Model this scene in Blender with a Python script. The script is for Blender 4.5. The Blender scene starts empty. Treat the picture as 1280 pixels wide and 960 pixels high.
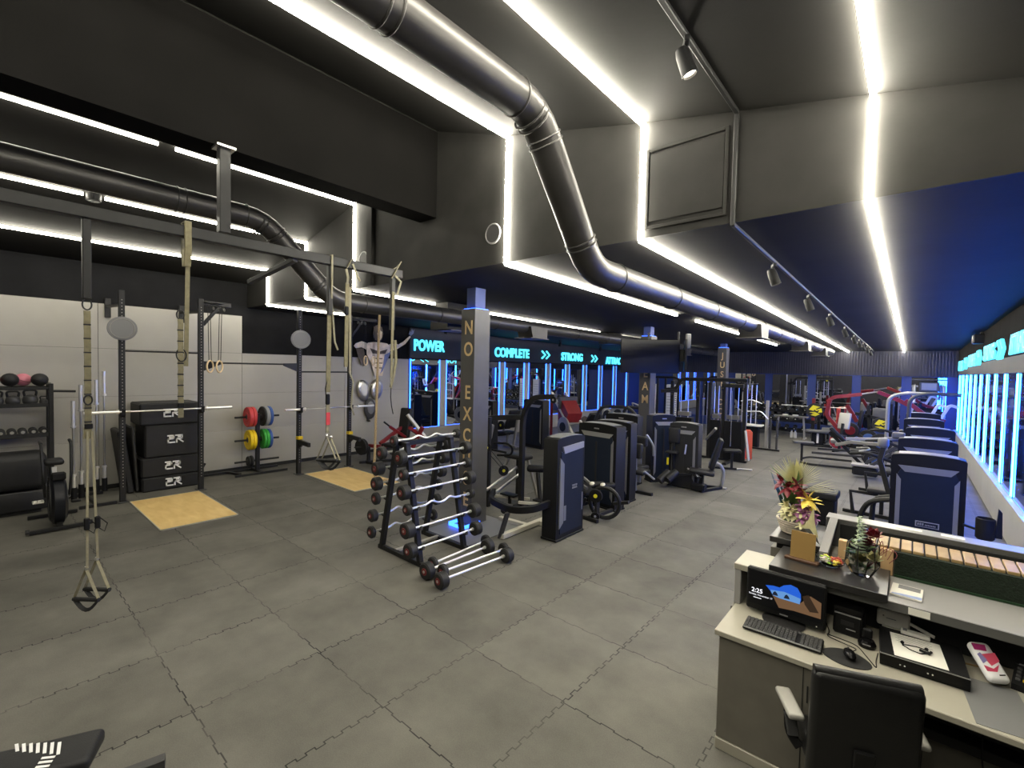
import bpy, bmesh, math, random
from mathutils import Vector, Matrix, Euler
random.seed(7)
SC = bpy.context.scene
COL = SC.collection
PI = math.pi
V = Vector

# ------------------------------------------------------------------ materials
def mat(name, col, rough=0.5, metal=0.0, noise=0.0, nscale=12.0, bump=0.0, bscale=80.0, spec=0.5, trans=0.0, ior=1.45, alpha=1.0, sheen=0.0):
    m = bpy.data.materials.new(name); m.use_nodes = True
    nt = m.node_tree; b = nt.nodes['Principled BSDF']
    b.inputs['Base Color'].default_value = (*col, 1)
    b.inputs['Roughness'].default_value = rough
    b.inputs['Metallic'].default_value = metal
    b.inputs['Specular IOR Level'].default_value = spec
    b.inputs['Transmission Weight'].default_value = trans
    b.inputs['IOR'].default_value = ior
    b.inputs['Alpha'].default_value = alpha
    if noise or bump:
        tc = nt.nodes.new('ShaderNodeTexCoord')
    if noise:
        n = nt.nodes.new('ShaderNodeTexNoise'); n.inputs['Scale'].default_value = nscale; n.inputs['Detail'].default_value = 5
        nt.links.new(tc.outputs['Object'], n.inputs['Vector'])
        r = nt.nodes.new('ShaderNodeMapRange'); r.inputs['From Min'].default_value = .25; r.inputs['From Max'].default_value = .75
        r.inputs['To Min'].default_value = 1 - noise; r.inputs['To Max'].default_value = 1 + noise
        nt.links.new(n.outputs['Fac'], r.inputs['Value'])
        mx = nt.nodes.new('ShaderNodeMix'); mx.data_type = 'RGBA'; mx.blend_type = 'MULTIPLY'; mx.inputs[0].default_value = 1
        mx.inputs[6].default_value = (*col, 1); nt.links.new(r.outputs['Result'], mx.inputs[7])
        nt.links.new(mx.outputs[2], b.inputs['Base Color'])
    if bump:
        n2 = nt.nodes.new('ShaderNodeTexNoise'); n2.inputs['Scale'].default_value = bscale; n2.inputs['Detail'].default_value = 3
        nt.links.new(tc.outputs['Object'], n2.inputs['Vector'])
        bp = nt.nodes.new('ShaderNodeBump'); bp.inputs['Strength'].default_value = bump; bp.inputs['Distance'].default_value = .01
        nt.links.new(n2.outputs['Fac'], bp.inputs['Height']); nt.links.new(bp.outputs['Normal'], b.inputs['Normal'])
    return m

def emit(name, col, s):
    m = bpy.data.materials.new(name); m.use_nodes = True
    b = m.node_tree.nodes['Principled BSDF']
    b.inputs['Base Color'].default_value = (0.02, 0.02, 0.02, 1)
    b.inputs['Emission Color'].default_value = (*col, 1); b.inputs['Emission Strength'].default_value = s
    return m

M = {}
M['black_steel'] = mat('black_steel', (.012, .012, .012), .45, .0, .25, 6, 0, 80, .35)
M['black_paint'] = mat('black_paint', (.016, .016, .016), .6, 0, .2, 3)
M['black_plastic'] = mat('black_plastic', (.0095, .0095, .010), .5, 0, 0, 1, 0, 80, .18)
M['matte_black'] = mat('matte_black', (.011, .011, .011), .75)
M['rubber'] = mat('rubber', (.014, .014, .014), .62, 0, .2, 20)
M['vinyl'] = mat('vinyl', (.014, .014, .015), .5, 0, .15, 9, .15, 160, .35)
M['grey_vinyl'] = mat('grey_vinyl', (.10, .10, .10), .5, 0, .1, 9)
M['navy'] = mat('navy_panel', (.0115, .016, .028), .45, 0, .1, 4, 0, 80, .2)
M['smoke'] = mat('smoked_panel', (.012, .013, .016), .3, 0, 0, 1, 0, 80, .25)
M['silver'] = mat('silver_trim', (.33, .33, .33), .42, .5)
M['grey_trim'] = mat('grey_trim', (.20, .20, .20), .45, .3)
M['cladding'] = mat('pillar_cladding', (.075, .073, .070), .5, .1, .1, 4)
M['dark_grey'] = mat('dark_grey', (.048, .048, .048), .5, .1)
M['chrome'] = mat('chrome', (.86, .85, .81), .30, .75)
M['steel'] = mat('brushed_steel', (.62, .61, .58), .3, 1.0)
M['cream'] = mat('cream_paint', (.50, .48, .40), .5)
M['tube_grey'] = mat('tube_grey', (.32, .31, .28), .45, .2)
M['red'] = mat('red_paint', (.20, .014, .018), .38, 0, .1, 8)
M['dull_red'] = mat('dull_red', (.16, .022, .022), .5)
M['red_rubber'] = mat('red_rubber', (.50, .045, .05), .55)
M['yellow'] = mat('yellow_rubber', (.75, .52, .01), .5)
M['yellow_paint'] = mat('yellow_paint', (.72, .62, .02), .5)
M['green'] = mat('green_rubber', (.04, .34, .05), .55)
M['blue'] = mat('blue_rubber', (.05, .11, .36), .5)
M['grey_rubber'] = mat('grey_rubber', (.30, .30, .31), .55)
M['orange'] = mat('orange_plastic', (.80, .13, .06), .45)
M['pink'] = mat('pink_vinyl', (.60, .20, .26), .45)
M['white'] = mat('white_plastic', (.72, .70, .64), .45)
M['white_print'] = mat('white_print', (.80, .80, .80), .5)
M['webbing'] = mat('olive_webbing', (.175, .155, .085), .75, 0, .2, 30, .3, 300)
M['webbing_tan'] = mat('tan_webbing', (.215, .195, .125), .75, 0, .15, 40)
M['rope'] = mat('hemp_rope', (.44, .33, .18), .85, 0, .3, 50, .6, 200)
M['wood_ring'] = mat('wood_ring', (.68, .52, .30), .45)
M['duct'] = mat('duct_black', (.050, .048, .046), .42, .6, .15, 5)
M['ceiling'] = mat('ceiling_black', (.020, .0193, .018), .7, 0, .18, 1.2, .15, 6, .12)
M['beam'] = mat('ridge_beam_black', (.0055, .0052, .0049), .85, 0, .2, 2, 0, 80, .05)
M['bulk'] = mat('bulkhead_grey', (.025, .0242, .0225), .65, 0, .22, 2.5, .12, 8, .15)
M['wall_grey'] = mat('wall_grey', (.35, .335, .30), .55, 0, .10, .9, .05, 30)
M['wall_black'] = mat('wall_black', (.016, .016, .017), .95, 0, .2, 2, 0, 80, .0)
M['wall_dark'] = mat('wall_dark', (.055, .055, .066), .65, 0, .1, 2, 0, 80, .2)
M['sill_grey'] = mat('sill_grey', (.46, .45, .44), .55, 0, .06, 2)
M['blue_wall'] = mat('blue_wall', (.030, .052, .17), .6)
M['mirror'] = mat('mirror_glass', (.80, .81, .82), .012, 1.0)
M['dark_mirror'] = mat('tinted_mirror', (.25, .28, .42), .05, 1.0)
M['gold'] = mat('gold_letter', (.66, .48, .25), .45, .2)
M['letter_grey'] = mat('letter_grey', (.25, .24, .22), .5)
M['led'] = emit('led_warm_white', (1, .945, .79), 112)
M['led_dim'] = emit('led_warm_white_low', (1, .945, .79), 42)
M['led_blue'] = emit('led_blue', (.022, .115, 1), 6.5)
M['led_bar'] = emit('led_cyan_bar', (.010, .125, 1.0), 78)
M['neon'] = emit('neon_cyan', (.08, .72, .95), 2.2)
M['neon_tube'] = emit('neon_tube_blue', (.02, .22, .75), 1.0)
M['spot_lens'] = emit('spot_lens', (1, .88, .68), 22)
M['screen_off'] = mat('screen_off', (.005, .005, .0055), .22, 0, 0, 1, 0, 80, .22)
M['desk'] = mat('desk_laminate', (.35, .33, .265), .4, 0, .05, 3)
M['desk_side'] = mat('desk_front', (.145, .135, .11), .5, 0, .1, 8)
M['ledge'] = mat('ledge_grey', (.29, .285, .275), .3, 0, .04, 3)
M['ledge_dark'] = mat('ledge_edge', (.10, .10, .095), .45)
M['black_gloss'] = mat('black_laminate', (.022, .021, .021), .3)
M['leather'] = mat('black_leather', (.010, .010, .010), .36, 0, .2, 10, .1, 120)
M['paper'] = mat('paper', (.80, .78, .70), .7)
M['brass_sheet'] = mat('kraft_card', (.40, .25, .085), .42, .3, .12, 3)
M['wicker'] = mat('wicker', (.58, .52, .42), .7, 0, .2, 30, .6, 60)
M['glass'] = mat('clear_glass', (.95, .97, .96), .03, 0, trans=1.0, ior=1.12)
M['leaf'] = mat('leaf_green', (.075, .14, .035), .5, 0, .3, 12)
M['leaf_pale'] = mat('leaf_pale', (.38, .47, .30), .55, 0, .2, 14)
M['straw'] = mat('palm_straw', (.44, .42, .17), .6, 0, .25, 10)
M['petal_red'] = mat('petal_maroon', (.17, .016, .024), .45, 0, .3, 20)
M['petal_yellow'] = mat('petal_yellow', (.82, .62, .10), .5)
M['petal_purple'] = mat('petal_purple', (.34, .12, .26), .5, 0, .3, 20)
M['petal_cream'] = mat('petal_cream', (.66, .62, .34), .55, 0, .2, 20)
M['dark_green'] = mat('dark_green_strip', (.015, .05, .018), .6)
M['turf'] = mat('artificial_turf', (.007, .015, .007), .85, 0, .5, 60, 1.0, 90)

def wood(name, c1, c2, scale=(3, 40, 3), rough=.45):
    m = bpy.data.materials.new(name); m.use_nodes = True; nt = m.node_tree; b = nt.nodes['Principled BSDF']
    tc = nt.nodes.new('ShaderNodeTexCoord'); mp = nt.nodes.new('ShaderNodeMapping'); mp.inputs['Scale'].default_value = scale
    n = nt.nodes.new('ShaderNodeTexNoise'); n.inputs['Scale'].default_value = 1.6; n.inputs['Detail'].default_value = 6; n.inputs['Distortion'].default_value = .6
    r = nt.nodes.new('ShaderNodeValToRGB'); r.color_ramp.elements[0].position = .3; r.color_ramp.elements[1].position = .72
    r.color_ramp.elements[0].color = (*c1, 1); r.color_ramp.elements[1].color = (*c2, 1)
    L = nt.links.new
    L(tc.outputs['Object'], mp.inputs['Vector']); L(mp.outputs['Vector'], n.inputs['Vector']); L(n.outputs['Fac'], r.inputs['Fac']); L(r.outputs['Color'], b.inputs['Base Color'])
    b.inputs['Roughness'].default_value = rough
    return m
M['slat_wood'] = wood('slat_wood', (.30, .195, .08), (.46, .325, .15), (6, 3, 6))
M['pine'] = wood('pine_jamb', (.50, .31, .14), (.66, .45, .23), (9, 9, 1.5))
M['osb'] = wood('platform_ply', (.66, .44, .16), (.80, .58, .25), (1.5, 5, 1), .5)

# ------------------------------------------------------------------ mesh builder
def basis(d, up=None):
    d = d.normalized()
    up = V(up) if up else V((0, 0, 1))
    if abs(d.dot(up)) > .985: up = V((0, 1, 0)) if abs(d.y) < .9 else V((1, 0, 0))
    s = d.cross(up).normalized(); u = s.cross(d).normalized()
    return s, u

def fillet(pts, r, n=5):
    """round the corners of a polyline"""
    pts = [V(p) for p in pts]; out = [pts[0]]
    for i in range(1, len(pts) - 1):
        a, b, c = pts[i - 1], pts[i], pts[i + 1]
        u, w = (a - b), (c - b); q = min(r, u.length * .49, w.length * .49)
        p0, p1 = b + u.normalized() * q, b + w.normalized() * q
        for k in range(n + 1):
            t = k / n; out.append(p0 * (1 - t) ** 2 + b * 2 * t * (1 - t) + p1 * t * t)
    out.append(pts[-1]); return out

class MB:
    def __init__(s): s.v = []; s.f = []; s.M = Matrix()
    def at(s, loc=(0, 0, 0), rot=(0, 0, 0)):
        s.M = Matrix.Translation(V(loc)) @ Euler(rot).to_matrix().to_4x4(); return s
    def add(s, vs, fs):
        b = len(s.v); s.v += [tuple(s.M @ V(p)) for p in vs]; s.f += [tuple(b + i for i in f) for f in fs]; return s
    def box(s, c, d, b=0.0):
        x, y, z = (k / 2 for k in d); c = V(c); b = min(b, x * .9, y * .9, z * .9)
        if b <= 0:
            vs = [c + V((i * x, j * y, k * z)) for i in (-1, 1) for j in (-1, 1) for k in (-1, 1)]
            return s.add(vs, [(0, 1, 3, 2), (4, 6, 7, 5), (0, 4, 5, 1), (2, 3, 7, 6), (0, 2, 6, 4), (1, 5, 7, 3)])
        vs, ix = [], {}
        for i in (-1, 1):
            for j in (-1, 1):
                for k in (-1, 1):
                    for a in range(3):
                        e = [i * x, j * y, k * z]
                        for q, h in enumerate((i, j, k)):
                            if q != a: e[q] -= h * b
                        ix[i, j, k, a] = len(vs); vs.append(c + V(e))
        F = []
        for a in range(3):
            o = [q for q in range(3) if q != a]
            for sg in (-1, 1):
                def key(p, q):
                    t = [0, 0, 0]; t[a] = sg; t[o[0]] = p; t[o[1]] = q; return ix[(*t, a)]
                F.append((key(-1, -1), key(1, -1), key(1, 1), key(-1, 1)))
            for p in (-1, 1):
                for q in (-1, 1):
                    def kk(sg, ax):
                        t = [0, 0, 0]; t[a] = sg; t[o[0]] = p; t[o[1]] = q; return ix[(*t, ax)]
                    F.append((kk(-1, o[0]), kk(1, o[0]), kk(1, o[1]), kk(-1, o[1])))
        for i in (-1, 1):
            for j in (-1, 1):
                for k in (-1, 1): F.append(tuple(ix[i, j, k, a] for a in range(3)))
        return s.add(vs, F)
    def pad(s, c, d, r=.03, seg=3):
        """soft rounded box"""
        bm = bmesh.new(); bmesh.ops.create_cube(bm, size=1)
        for v in bm.verts: v.co = V((v.co.x * d[0], v.co.y * d[1], v.co.z * d[2]))
        bmesh.ops.bevel(bm, geom=bm.edges[:], offset=min(r, min(d) * .49), segments=seg, profile=.5, affect='EDGES')
        bm.verts.index_update()
        vs = [v.co + V(c) for v in bm.verts]; fs = [[v.index for v in f.verts] for f in bm.faces]; bm.free()
        return s.add(vs, fs)
    def cyl(s, a, b, r0, r1=None, n=16, cap=True):
        a, b = V(a), V(b); r1 = r0 if r1 is None else r1; d = b - a; x, y = basis(d)
        vs = [p + (x * math.cos(2 * PI * i / n) + y * math.sin(2 * PI * i / n)) * r for p, r in ((a, r0), (b, r1)) for i in range(n)]
        fs = [(i, (i + 1) % n, n + (i + 1) % n, n + i) for i in range(n)]
        if cap: fs += [tuple(range(n))[::-1], tuple(range(n, 2 * n))]
        return s.add(vs, fs)
    def sweep(s, pts, prof, closed=False, up=None, scales=None):
        pts = [V(p) for p in pts]; N = len(pts); n = len(prof); vs = []
        pu = None
        for i in range(N):
            if closed: d = (pts[(i + 1) % N] - pts[i - 1])
            else: d = pts[min(i + 1, N - 1)] - pts[max(i - 1, 0)]
            d = d.normalized() if d.length > 1e-9 else V((0, 0, 1))
            if pu is None: x, y = basis(d, up)
            else:
                y = (pu - d * pu.dot(d))
                y = y.normalized() if y.length > 1e-6 else basis(d)[1]
                x = d.cross(y).normalized()
            pu = y; k = scales[i] if scales else 1
            # widen at sharp bends so that the section keeps its width
            vs += [pts[i] + (x * p[0] + y * p[1]) * k for p in prof]
        fs = []
        for i in range(N if closed else N - 1):
            j = (i + 1) % N
            fs += [(i * n + q, i * n + (q + 1) % n, j * n + (q + 1) % n, j * n + q) for q in range(n)]
        if not closed: fs += [tuple(range(n))[::-1], tuple(range((N - 1) * n, N * n))]
        return s.add(vs, fs)
    def tube(s, pts, r, n=10, closed=False, scales=None, fil=0):
        if fil: pts = fillet(pts, fil)
        return s.sweep(pts, [(r * math.cos(2 * PI * i / n), r * math.sin(2 * PI * i / n)) for i in range(n)], closed, None, scales)
    def bar(s, pts, w, h, fil=0, up=None, b=.006):
        """rectangular tube; w across, h along up"""
        if fil: pts = fillet(pts, fil)
        x, y = w / 2, h / 2; b = min(b, x * .5, y * .5)
        return s.sweep(pts, [(x - b, -y), (x, -y + b), (x, y - b), (x - b, y), (-x + b, y), (-x, y - b), (-x, -y + b), (-x + b, -y)], False, up)
    def lathe(s, prof, c=(0, 0, 0), axis=(0, 0, 1), n=24, arc=2 * PI):
        a = V(axis).normalized(); x, y = basis(a); c = V(c); m = len(prof); full = abs(arc - 2 * PI) < 1e-6; k = n if full else n + 1
        vs = [c + a * h + (x * math.cos(arc * i / n) + y * math.sin(arc * i / n)) * r for i in range(k) for r, h in prof]
        fs = []
        for i in range(n):
            j = (i + 1) % k
            for q in range(m - 1): fs.append((i * m + q, j * m + q, j * m + q + 1, i * m + q + 1))
        return s.add(vs, fs)
    def disc(s, c, axis, r, t, n=24, b=.006):
        """a plate with rounded rims, centred on c"""
        h = t / 2; b = min(b, h * .8, r * .3)
        return s.lathe([(0, -h), (r - b, -h), (r, -h + b), (r, h - b), (r - b, h), (0, h)], c, axis, n)
    def ball(s, c, r, n=16, sq=(1, 1, 1)):
        m = n // 2; vs = []; c = V(c)
        for i in range(m + 1):
            t = PI * i / m
            vs += [c + V((r * sq[0] * math.sin(t) * math.cos(2 * PI * j / n), r * sq[1] * math.sin(t) * math.sin(2 * PI * j / n), r * sq[2] * math.cos(t))) for j in range(n)]
        return s.add(vs, [(i * n + j, (i + 1) * n + j, (i + 1) * n + (j + 1) % n, i * n + (j + 1) % n) for i in range(m) for j in range(n)])
    def torus(s, c, axis, R, r, n=24, k=8, sq=1.0):
        a = V(axis).normalized(); x, y = basis(a); c = V(c)
        return s.tube([c + x * R * math.cos(2 * PI * i / n) + y * R * sq * math.sin(2 * PI * i / n) for i in range(n)], r, k, True)
    def prism(s, poly, t, o=(0, 0, 0), ux=(1, 0, 0), uy=(0, 0, 1)):
        """polygon (x,y) in the ux/uy plane, extruded by t along ux x uy, centred"""
        ux, uy, o = V(ux).normalized(), V(uy).normalized(), V(o); w = ux.cross(uy); n = len(poly)
        vs = [o + ux * p[0] + uy * p[1] + w * k for k in (-t / 2, t / 2) for p in poly]
        return s.add(vs, [tuple(range(n))[::-1], tuple(range(n, 2 * n))] + [(i, (i + 1) % n, n + (i + 1) % n, n + i) for i in range(n)])
    def mesh(s, name, m, ang=35):
        me = bpy.data.meshes.new(name); me.from_pydata(s.v, [], s.f)
        bm = bmesh.new(); bm.from_mesh(me); bmesh.ops.recalc_face_normals(bm, faces=bm.faces[:]); bm.to_mesh(me); bm.free()
        me.polygons.foreach_set('use_smooth', [True] * len(me.polygons)); me.set_sharp_from_angle(angle=math.radians(ang))
        me.materials.append(M[m] if isinstance(m, str) else m); return me
    def build(s, name, m, parent=None, ang=35):
        o = bpy.data.objects.new(name, s.mesh(name, m, ang)); COL.objects.link(o)
        if parent is not None: o.parent = parent
        return o

# ------------------------------------------------------------------ object helpers
LABELS = set()
def tag(o, label, cat, group=None, kind=None):
    o['label'] = label; o['category'] = cat
    if group: o['group'] = group
    if kind: o['kind'] = kind
    return o
def thing(name, label, cat, loc=(0, 0, 0), rz=0.0, group=None):
    o = bpy.data.objects.new(name, None); o.empty_display_size = .1; COL.objects.link(o)
    o.location = loc; o.rotation_euler = (0, 0, rz)
    return tag(o, label, cat, group)
def struct(name, mb, m, ang=35, kind='structure'):
    o = mb.build(name, m, None, ang); o['kind'] = kind; return o
def dup(root, loc, rz=None, label=None, group=None, rot=None):
    r = root.copy(); COL.objects.link(r); r.location = loc
    if rot: r.rotation_euler = rot
    elif rz is not None: r.rotation_euler = (0, 0, rz)
    if label: r['label'] = label
    if group: r['group'] = group
    for ch in list(root.children):
        c = ch.copy(); COL.objects.link(c); c.parent = r
        for g in ch.children:
            d = g.copy(); COL.objects.link(d); d.parent = c
    return r
def lettering(txt, size, m, parent=None, loc=(0, 0, 0), rot=(0, 0, 0), ext=.004, name='lettering', align='CENTER', sx=1.0, bold=0.0, font_off=0):
    cu = bpy.data.curves.new(name, 'FONT'); cu.body = txt; cu.size = size; cu.extrude = ext; cu.align_x = align; cu.align_y = 'CENTER'; cu.offset = bold
    cu.resolution_u = 4
    t = bpy.data.objects.new('tmp_text', cu); COL.objects.link(t)
    bpy.context.view_layer.update()
    me = bpy.data.meshes.new_from_object(t.evaluated_get(bpy.context.evaluated_depsgraph_get()))
    bpy.data.objects.remove(t); bpy.data.curves.remove(cu)
    me.materials.clear(); me.materials.append(M[m] if isinstance(m, str) else m)
    me.name = name
    o = bpy.data.objects.new(name, me); COL.objects.link(o)
    o.location = loc; o.rotation_euler = rot; o.scale = (sx, 1, 1)
    if parent is not None: o.parent = parent
    return o
# ================================================================== ROOM
XL, XR, YN, YF, YB = -11.7, 1.26, -2.5, 23.2, 4.15      # left wall, right wall, near wall, far wall, bulkhead
def low_z(y): return 3.75 - (y - YB) * .0148                # the low ceiling falls a little towards the far wall

def floor_material():
    m = bpy.data.materials.new('rubber_tile_floor'); m.use_nodes = True; nt = m.node_tree; b = nt.nodes['Principled BSDF']; L = nt.links.new
    def mth(op, a, bb=None, c=None):
        n = nt.nodes.new('ShaderNodeMath'); n.operation = op
        for i, q in enumerate((a, bb, c)):
            if q is None: continue
            if isinstance(q, (int, float)): n.inputs[i].default_value = q
            else: L(q, n.inputs[i])
        return n.outputs[0]
    tc = nt.nodes.new('ShaderNodeTexCoord'); sp = nt.nodes.new('ShaderNodeSeparateXYZ'); L(tc.outputs['Object'], sp.inputs[0])
    x, y = sp.outputs[0], sp.outputs[1]
    TX, TY, X0, Y0 = .955, .935, -1.89, 1.0
    def seam(u, w, u0, T, A, per, lw):
        # interlocking teeth: the seam steps to and fro, with short cross cuts where it steps
        jag = mth('MULTIPLY', mth('SIGN', mth('SINE', mth('MULTIPLY', w, 2 * PI / per))), A)
        s = mth('PINGPONG', mth('ADD', mth('SUBTRACT', u, u0), jag), T / 2)
        run = mth('LESS_THAN', s, lw)
        near = mth('LESS_THAN', mth('PINGPONG', mth('SUBTRACT', u, u0), T / 2), A + lw)
        step = mth('LESS_THAN', mth('PINGPONG', w, per / 4), lw)
        return mth('MAXIMUM', run, mth('MULTIPLY', near, step))
    line = mth('MAXIMUM', seam(x, y, X0, TX, .012, .124, .0045), seam(y, x, Y0, TY, .006, .21, .0045))
    nz = nt.nodes.new('ShaderNodeTexNoise'); nz.inputs['Scale'].default_value = 1.1; nz.inputs['Detail'].default_value = 4; L(tc.outputs['Object'], nz.inputs['Vector'])
    fade = nt.nodes.new('ShaderNodeMapRange'); fade.inputs['From Min'].default_value = .38; fade.inputs['From Max'].default_value = .58; L(nz.outputs['Fac'], fade.inputs['Value'])
    line = mth('MULTIPLY', line, mth('ADD', mth('MULTIPLY', fade.outputs[0], .68), .26))
    # scuffs and dust
    n1 = nt.nodes.new('ShaderNodeTexNoise'); n1.inputs['Scale'].default_value = 1.7; n1.inputs['Detail'].default_value = 7; n1.inputs['Roughness'].default_value = .6; L(tc.outputs['Object'], n1.inputs['Vector'])
    n2 = nt.nodes.new('ShaderNodeTexNoise'); n2.inputs['Scale'].default_value = 120; n2.inputs['Detail'].default_value = 2; L(tc.outputs['Object'], n2.inputs['Vector'])
    cell = nt.nodes.new('ShaderNodeTexWhiteNoise'); cell.noise_dimensions = '2D'
    cv = nt.nodes.new('ShaderNodeCombineXYZ'); L(mth('FLOOR', mth('DIVIDE', mth('SUBTRACT', x, X0), TX)), cv.inputs[0]); L(mth('FLOOR', mth('DIVIDE', mth('SUBTRACT', y, Y0), TY)), cv.inputs[1]); L(cv.outputs[0], cell.inputs['Vector'])
    k = mth('ADD', mth('MULTIPLY', n1.outputs['Fac'], .9), mth('MULTIPLY', n2.outputs['Fac'], .35))
    k = mth('ADD', k, mth('MULTIPLY', cell.outputs['Value'], .16))
    r = nt.nodes.new('ShaderNodeValToRGB'); r.color_ramp.elements[0].position = .45; r.color_ramp.elements[1].position = .95
    r.color_ramp.elements[0].color = (.076, .073, .062, 1); r.color_ramp.elements[1].color = (.160, .153, .131, 1); L(k, r.inputs['Fac'])
    mx = nt.nodes.new('ShaderNodeMix'); mx.data_type = 'RGBA'; L(line, mx.inputs[0]); L(r.outputs['Color'], mx.inputs[6]); mx.inputs[7].default_value = (.006, .006, .006, 1)
    L(mx.outputs[2], b.inputs['Base Color']); b.inputs['Roughness'].default_value = .62; b.inputs['Specular IOR Level'].default_value = .3
    bp = nt.nodes.new('ShaderNodeBump'); bp.inputs['Strength'].default_value = .25; bp.inputs['Distance'].default_value = .004
    L(mth('SUBTRACT', mth('MULTIPLY', n2.outputs['Fac'], .5), line), bp.inputs['Height']); L(bp.outputs['Normal'], b.inputs['Normal'])
    return m
M['floor'] = floor_material()
struct('floor', MB().box(((XL + XR) / 2, (YN + YF) / 2, -.05), (XR - XL + .4, YF - YN + .4, .1)), 'floor')

# pitched high ceiling over the near half, ridge beam along it, bulkhead where it drops to the low ceiling
PROF = [(1.4, 4.10), (.44, 4.32), (-.29, 4.48), (-2.0, 4.83), (-3.7, 5.23), (-5.0, 5.68), (-5.35, 5.55), (-7.05, 5.16), (-8.75, 4.80), (-10.5, 4.50), (-11.85, 4.27)]
def high_z(x):
    for (a, za), (b, zb) in zip(PROF, PROF[1:]):
        if b <= x <= a: return za + (zb - za) * (x - a) / (b - a)
struct('ceiling_high', MB().prism(PROF + [(x, z + .12) for x, z in PROF[::-1]], YB - YN + .15, (0, (YB + YN) / 2 + .075, 0)), 'ceiling')
struct('ceiling_ridge_beam', MB().box((-5.175, (YB + YN) / 2, 5.09), (.35, YB - YN - .002, 1.14)), 'beam')
struct('wall_bulkhead', MB().prism([(1.3, 3.75)] + [(x, z - .001) for x, z in PROF] + [(-11.75, 3.75)], .02, (0, YB + .01, 0)), 'bulk')
struct('ceiling_low', MB().prism([(YB + .021, 3.75), (YF + .1, low_z(YF)), (YF + .1, 4.2), (YB + .021, 4.2)], XR - XL + .1, ((XL + XR) / 2, 0, 0), (0, 1, 0), (0, 0, 1)), 'ceiling')
struct('trim_pilaster', MB().box((-6.56, YB - .03, 4.42), (.15, .06, 1.34), .01), 'bulk')
# walls
struct('wall_left', MB().box((XL - .06, (YN + YF) / 2, 2.45), (.12, YF - YN + .2, 4.9)), 'wall_black')
struct('wall_near', MB().box(((XL + XR) / 2, YN - .06, 2.9), (XR - XL + .2, .12, 5.8)), 'wall_dark')
gm = MB()
for y0, y1, z1 in ((YN + .01, 1.55, 3.55), (1.558, 4.04, 3.55), (4.048, 6.6, 2.70), (6.608, 8.70, 2.70)):
    zz = [0, .94, 1.78, 2.7] + ([3.55] if z1 > 3 else [])
    for a, b in zip(zz, zz[1:]): gm.box((XL + .008, (y0 + y1) / 2, (a + b) / 2), (.016, y1 - y0, b - a - .004))
struct('wall_left_panelling', gm, 'wall_grey')
struct('wall_left_sill', MB().box((XL + .05, (8.72 + YF) / 2, .275), (.10, YF - 8.72, .55), .004), 'wall_grey')
struct('wall_left_fascia', MB().box((XL + .04, (8.7 + YF) / 2, 3.2), (.08, YF - 8.7, .92), .004), 'wall_dark')
struct('baseboard_left', MB().box((XL + .022, (YN + 8.7) / 2, .04), (.012, 8.7 - YN - .02, .08)), 'matte_black')
# far wall: ribbed dark fascia over mirrors
struct('wall_far', MB().box(((XL + XR) / 2, YF + .08, 2.0), (XR - XL + .2, .16, 4.2)), 'blue_wall')
fm = MB(); x = XL + .1
fm.box(((XL + XR) / 2, YF - .03, 2.99), (XR - XL - .02, .06, .96))
while x < XR - .05:
    fm.box((x, YF - .08, 2.99), (.04, .045, .955)); x += .09
struct('wall_far_fascia', fm, 'wall_dark')
struct('wall_far_sill', MB().box(((XL + XR) / 2, YF - .05, .20), (XR - XL - .02, .10, .40), .004), 'blue_wall')
# right wall
struct('wall_right', MB().box((XR + .08, (YN + YF) / 2, 2.4), (.12, YF - YN + .2, 4.8)), 'wall_black')
struct('wall_right_sill', MB().box((XR - .035, (6.0 + YF) / 2, .31), (.09, YF - 6.02, .62), .004), 'sill_grey')
struct('wall_right_fascia', MB().box((XR - .01, (6.0 + YF) / 2, 3.26), (.05, YF - 6.02, .76), .004), 'wall_black')
struct('wall_right_band', MB().box((XR - .01, (6.0 + YF) / 2, 2.735), (.046, YF - 6.02, .28), .004), 'wall_dark')

# ------------------------------------------------------------------ mirrors
ORD = ['second', 'third', 'fourth', 'fifth', 'sixth', 'seventh', 'eighth', 'ninth', 'tenth']
first = None
for k in range(10):
    y = 8.77 + 1.45 * k + .575
    o = thing('wall_mirror', 'tall blue edged wall mirror at the grey wall end, under POWER sign' if k == 0 else f'tall blue edged wall mirror, {ORD[k-1]} along the lit wall from POWER sign', 'mirror', (XL, y, 1.63), 0, 'blue edged mirrors on the long wall') if first is None else dup(first, (XL, y, 1.63), 0, f'tall blue edged wall mirror, {ORD[k-1]} along the lit wall from POWER sign')
    if first is None:
        first = o
        MB().box((.012, 0, 0), (.02, 1.13, 2.14)).build('glass', 'mirror', o)
        for s in (-1, 1): MB().box((.022, s * .578, 0), (.040, .030, 2.16)).build('light_strip', 'led_blue', o)
        MB().box((.014, 0, -1.082), (.024, 1.17, .02)).build('light_strip', 'led_blue', o)
        MB().box((.014, 0, 1.075), (.02, 1.15, .012)).build('frame', 'matte_black', o)
for k in range(10):      # the grey posts between them
    struct('wall_left_post', MB().box((XL + .02, 8.77 + 1.45 * k + 1.30, 1.63), (.04, .25, 2.15), .004), 'wall_grey')
fx = [-9.35, -7.85, -6.4, -4.85, -3.22, -1.70, -.17, 1.10]
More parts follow.
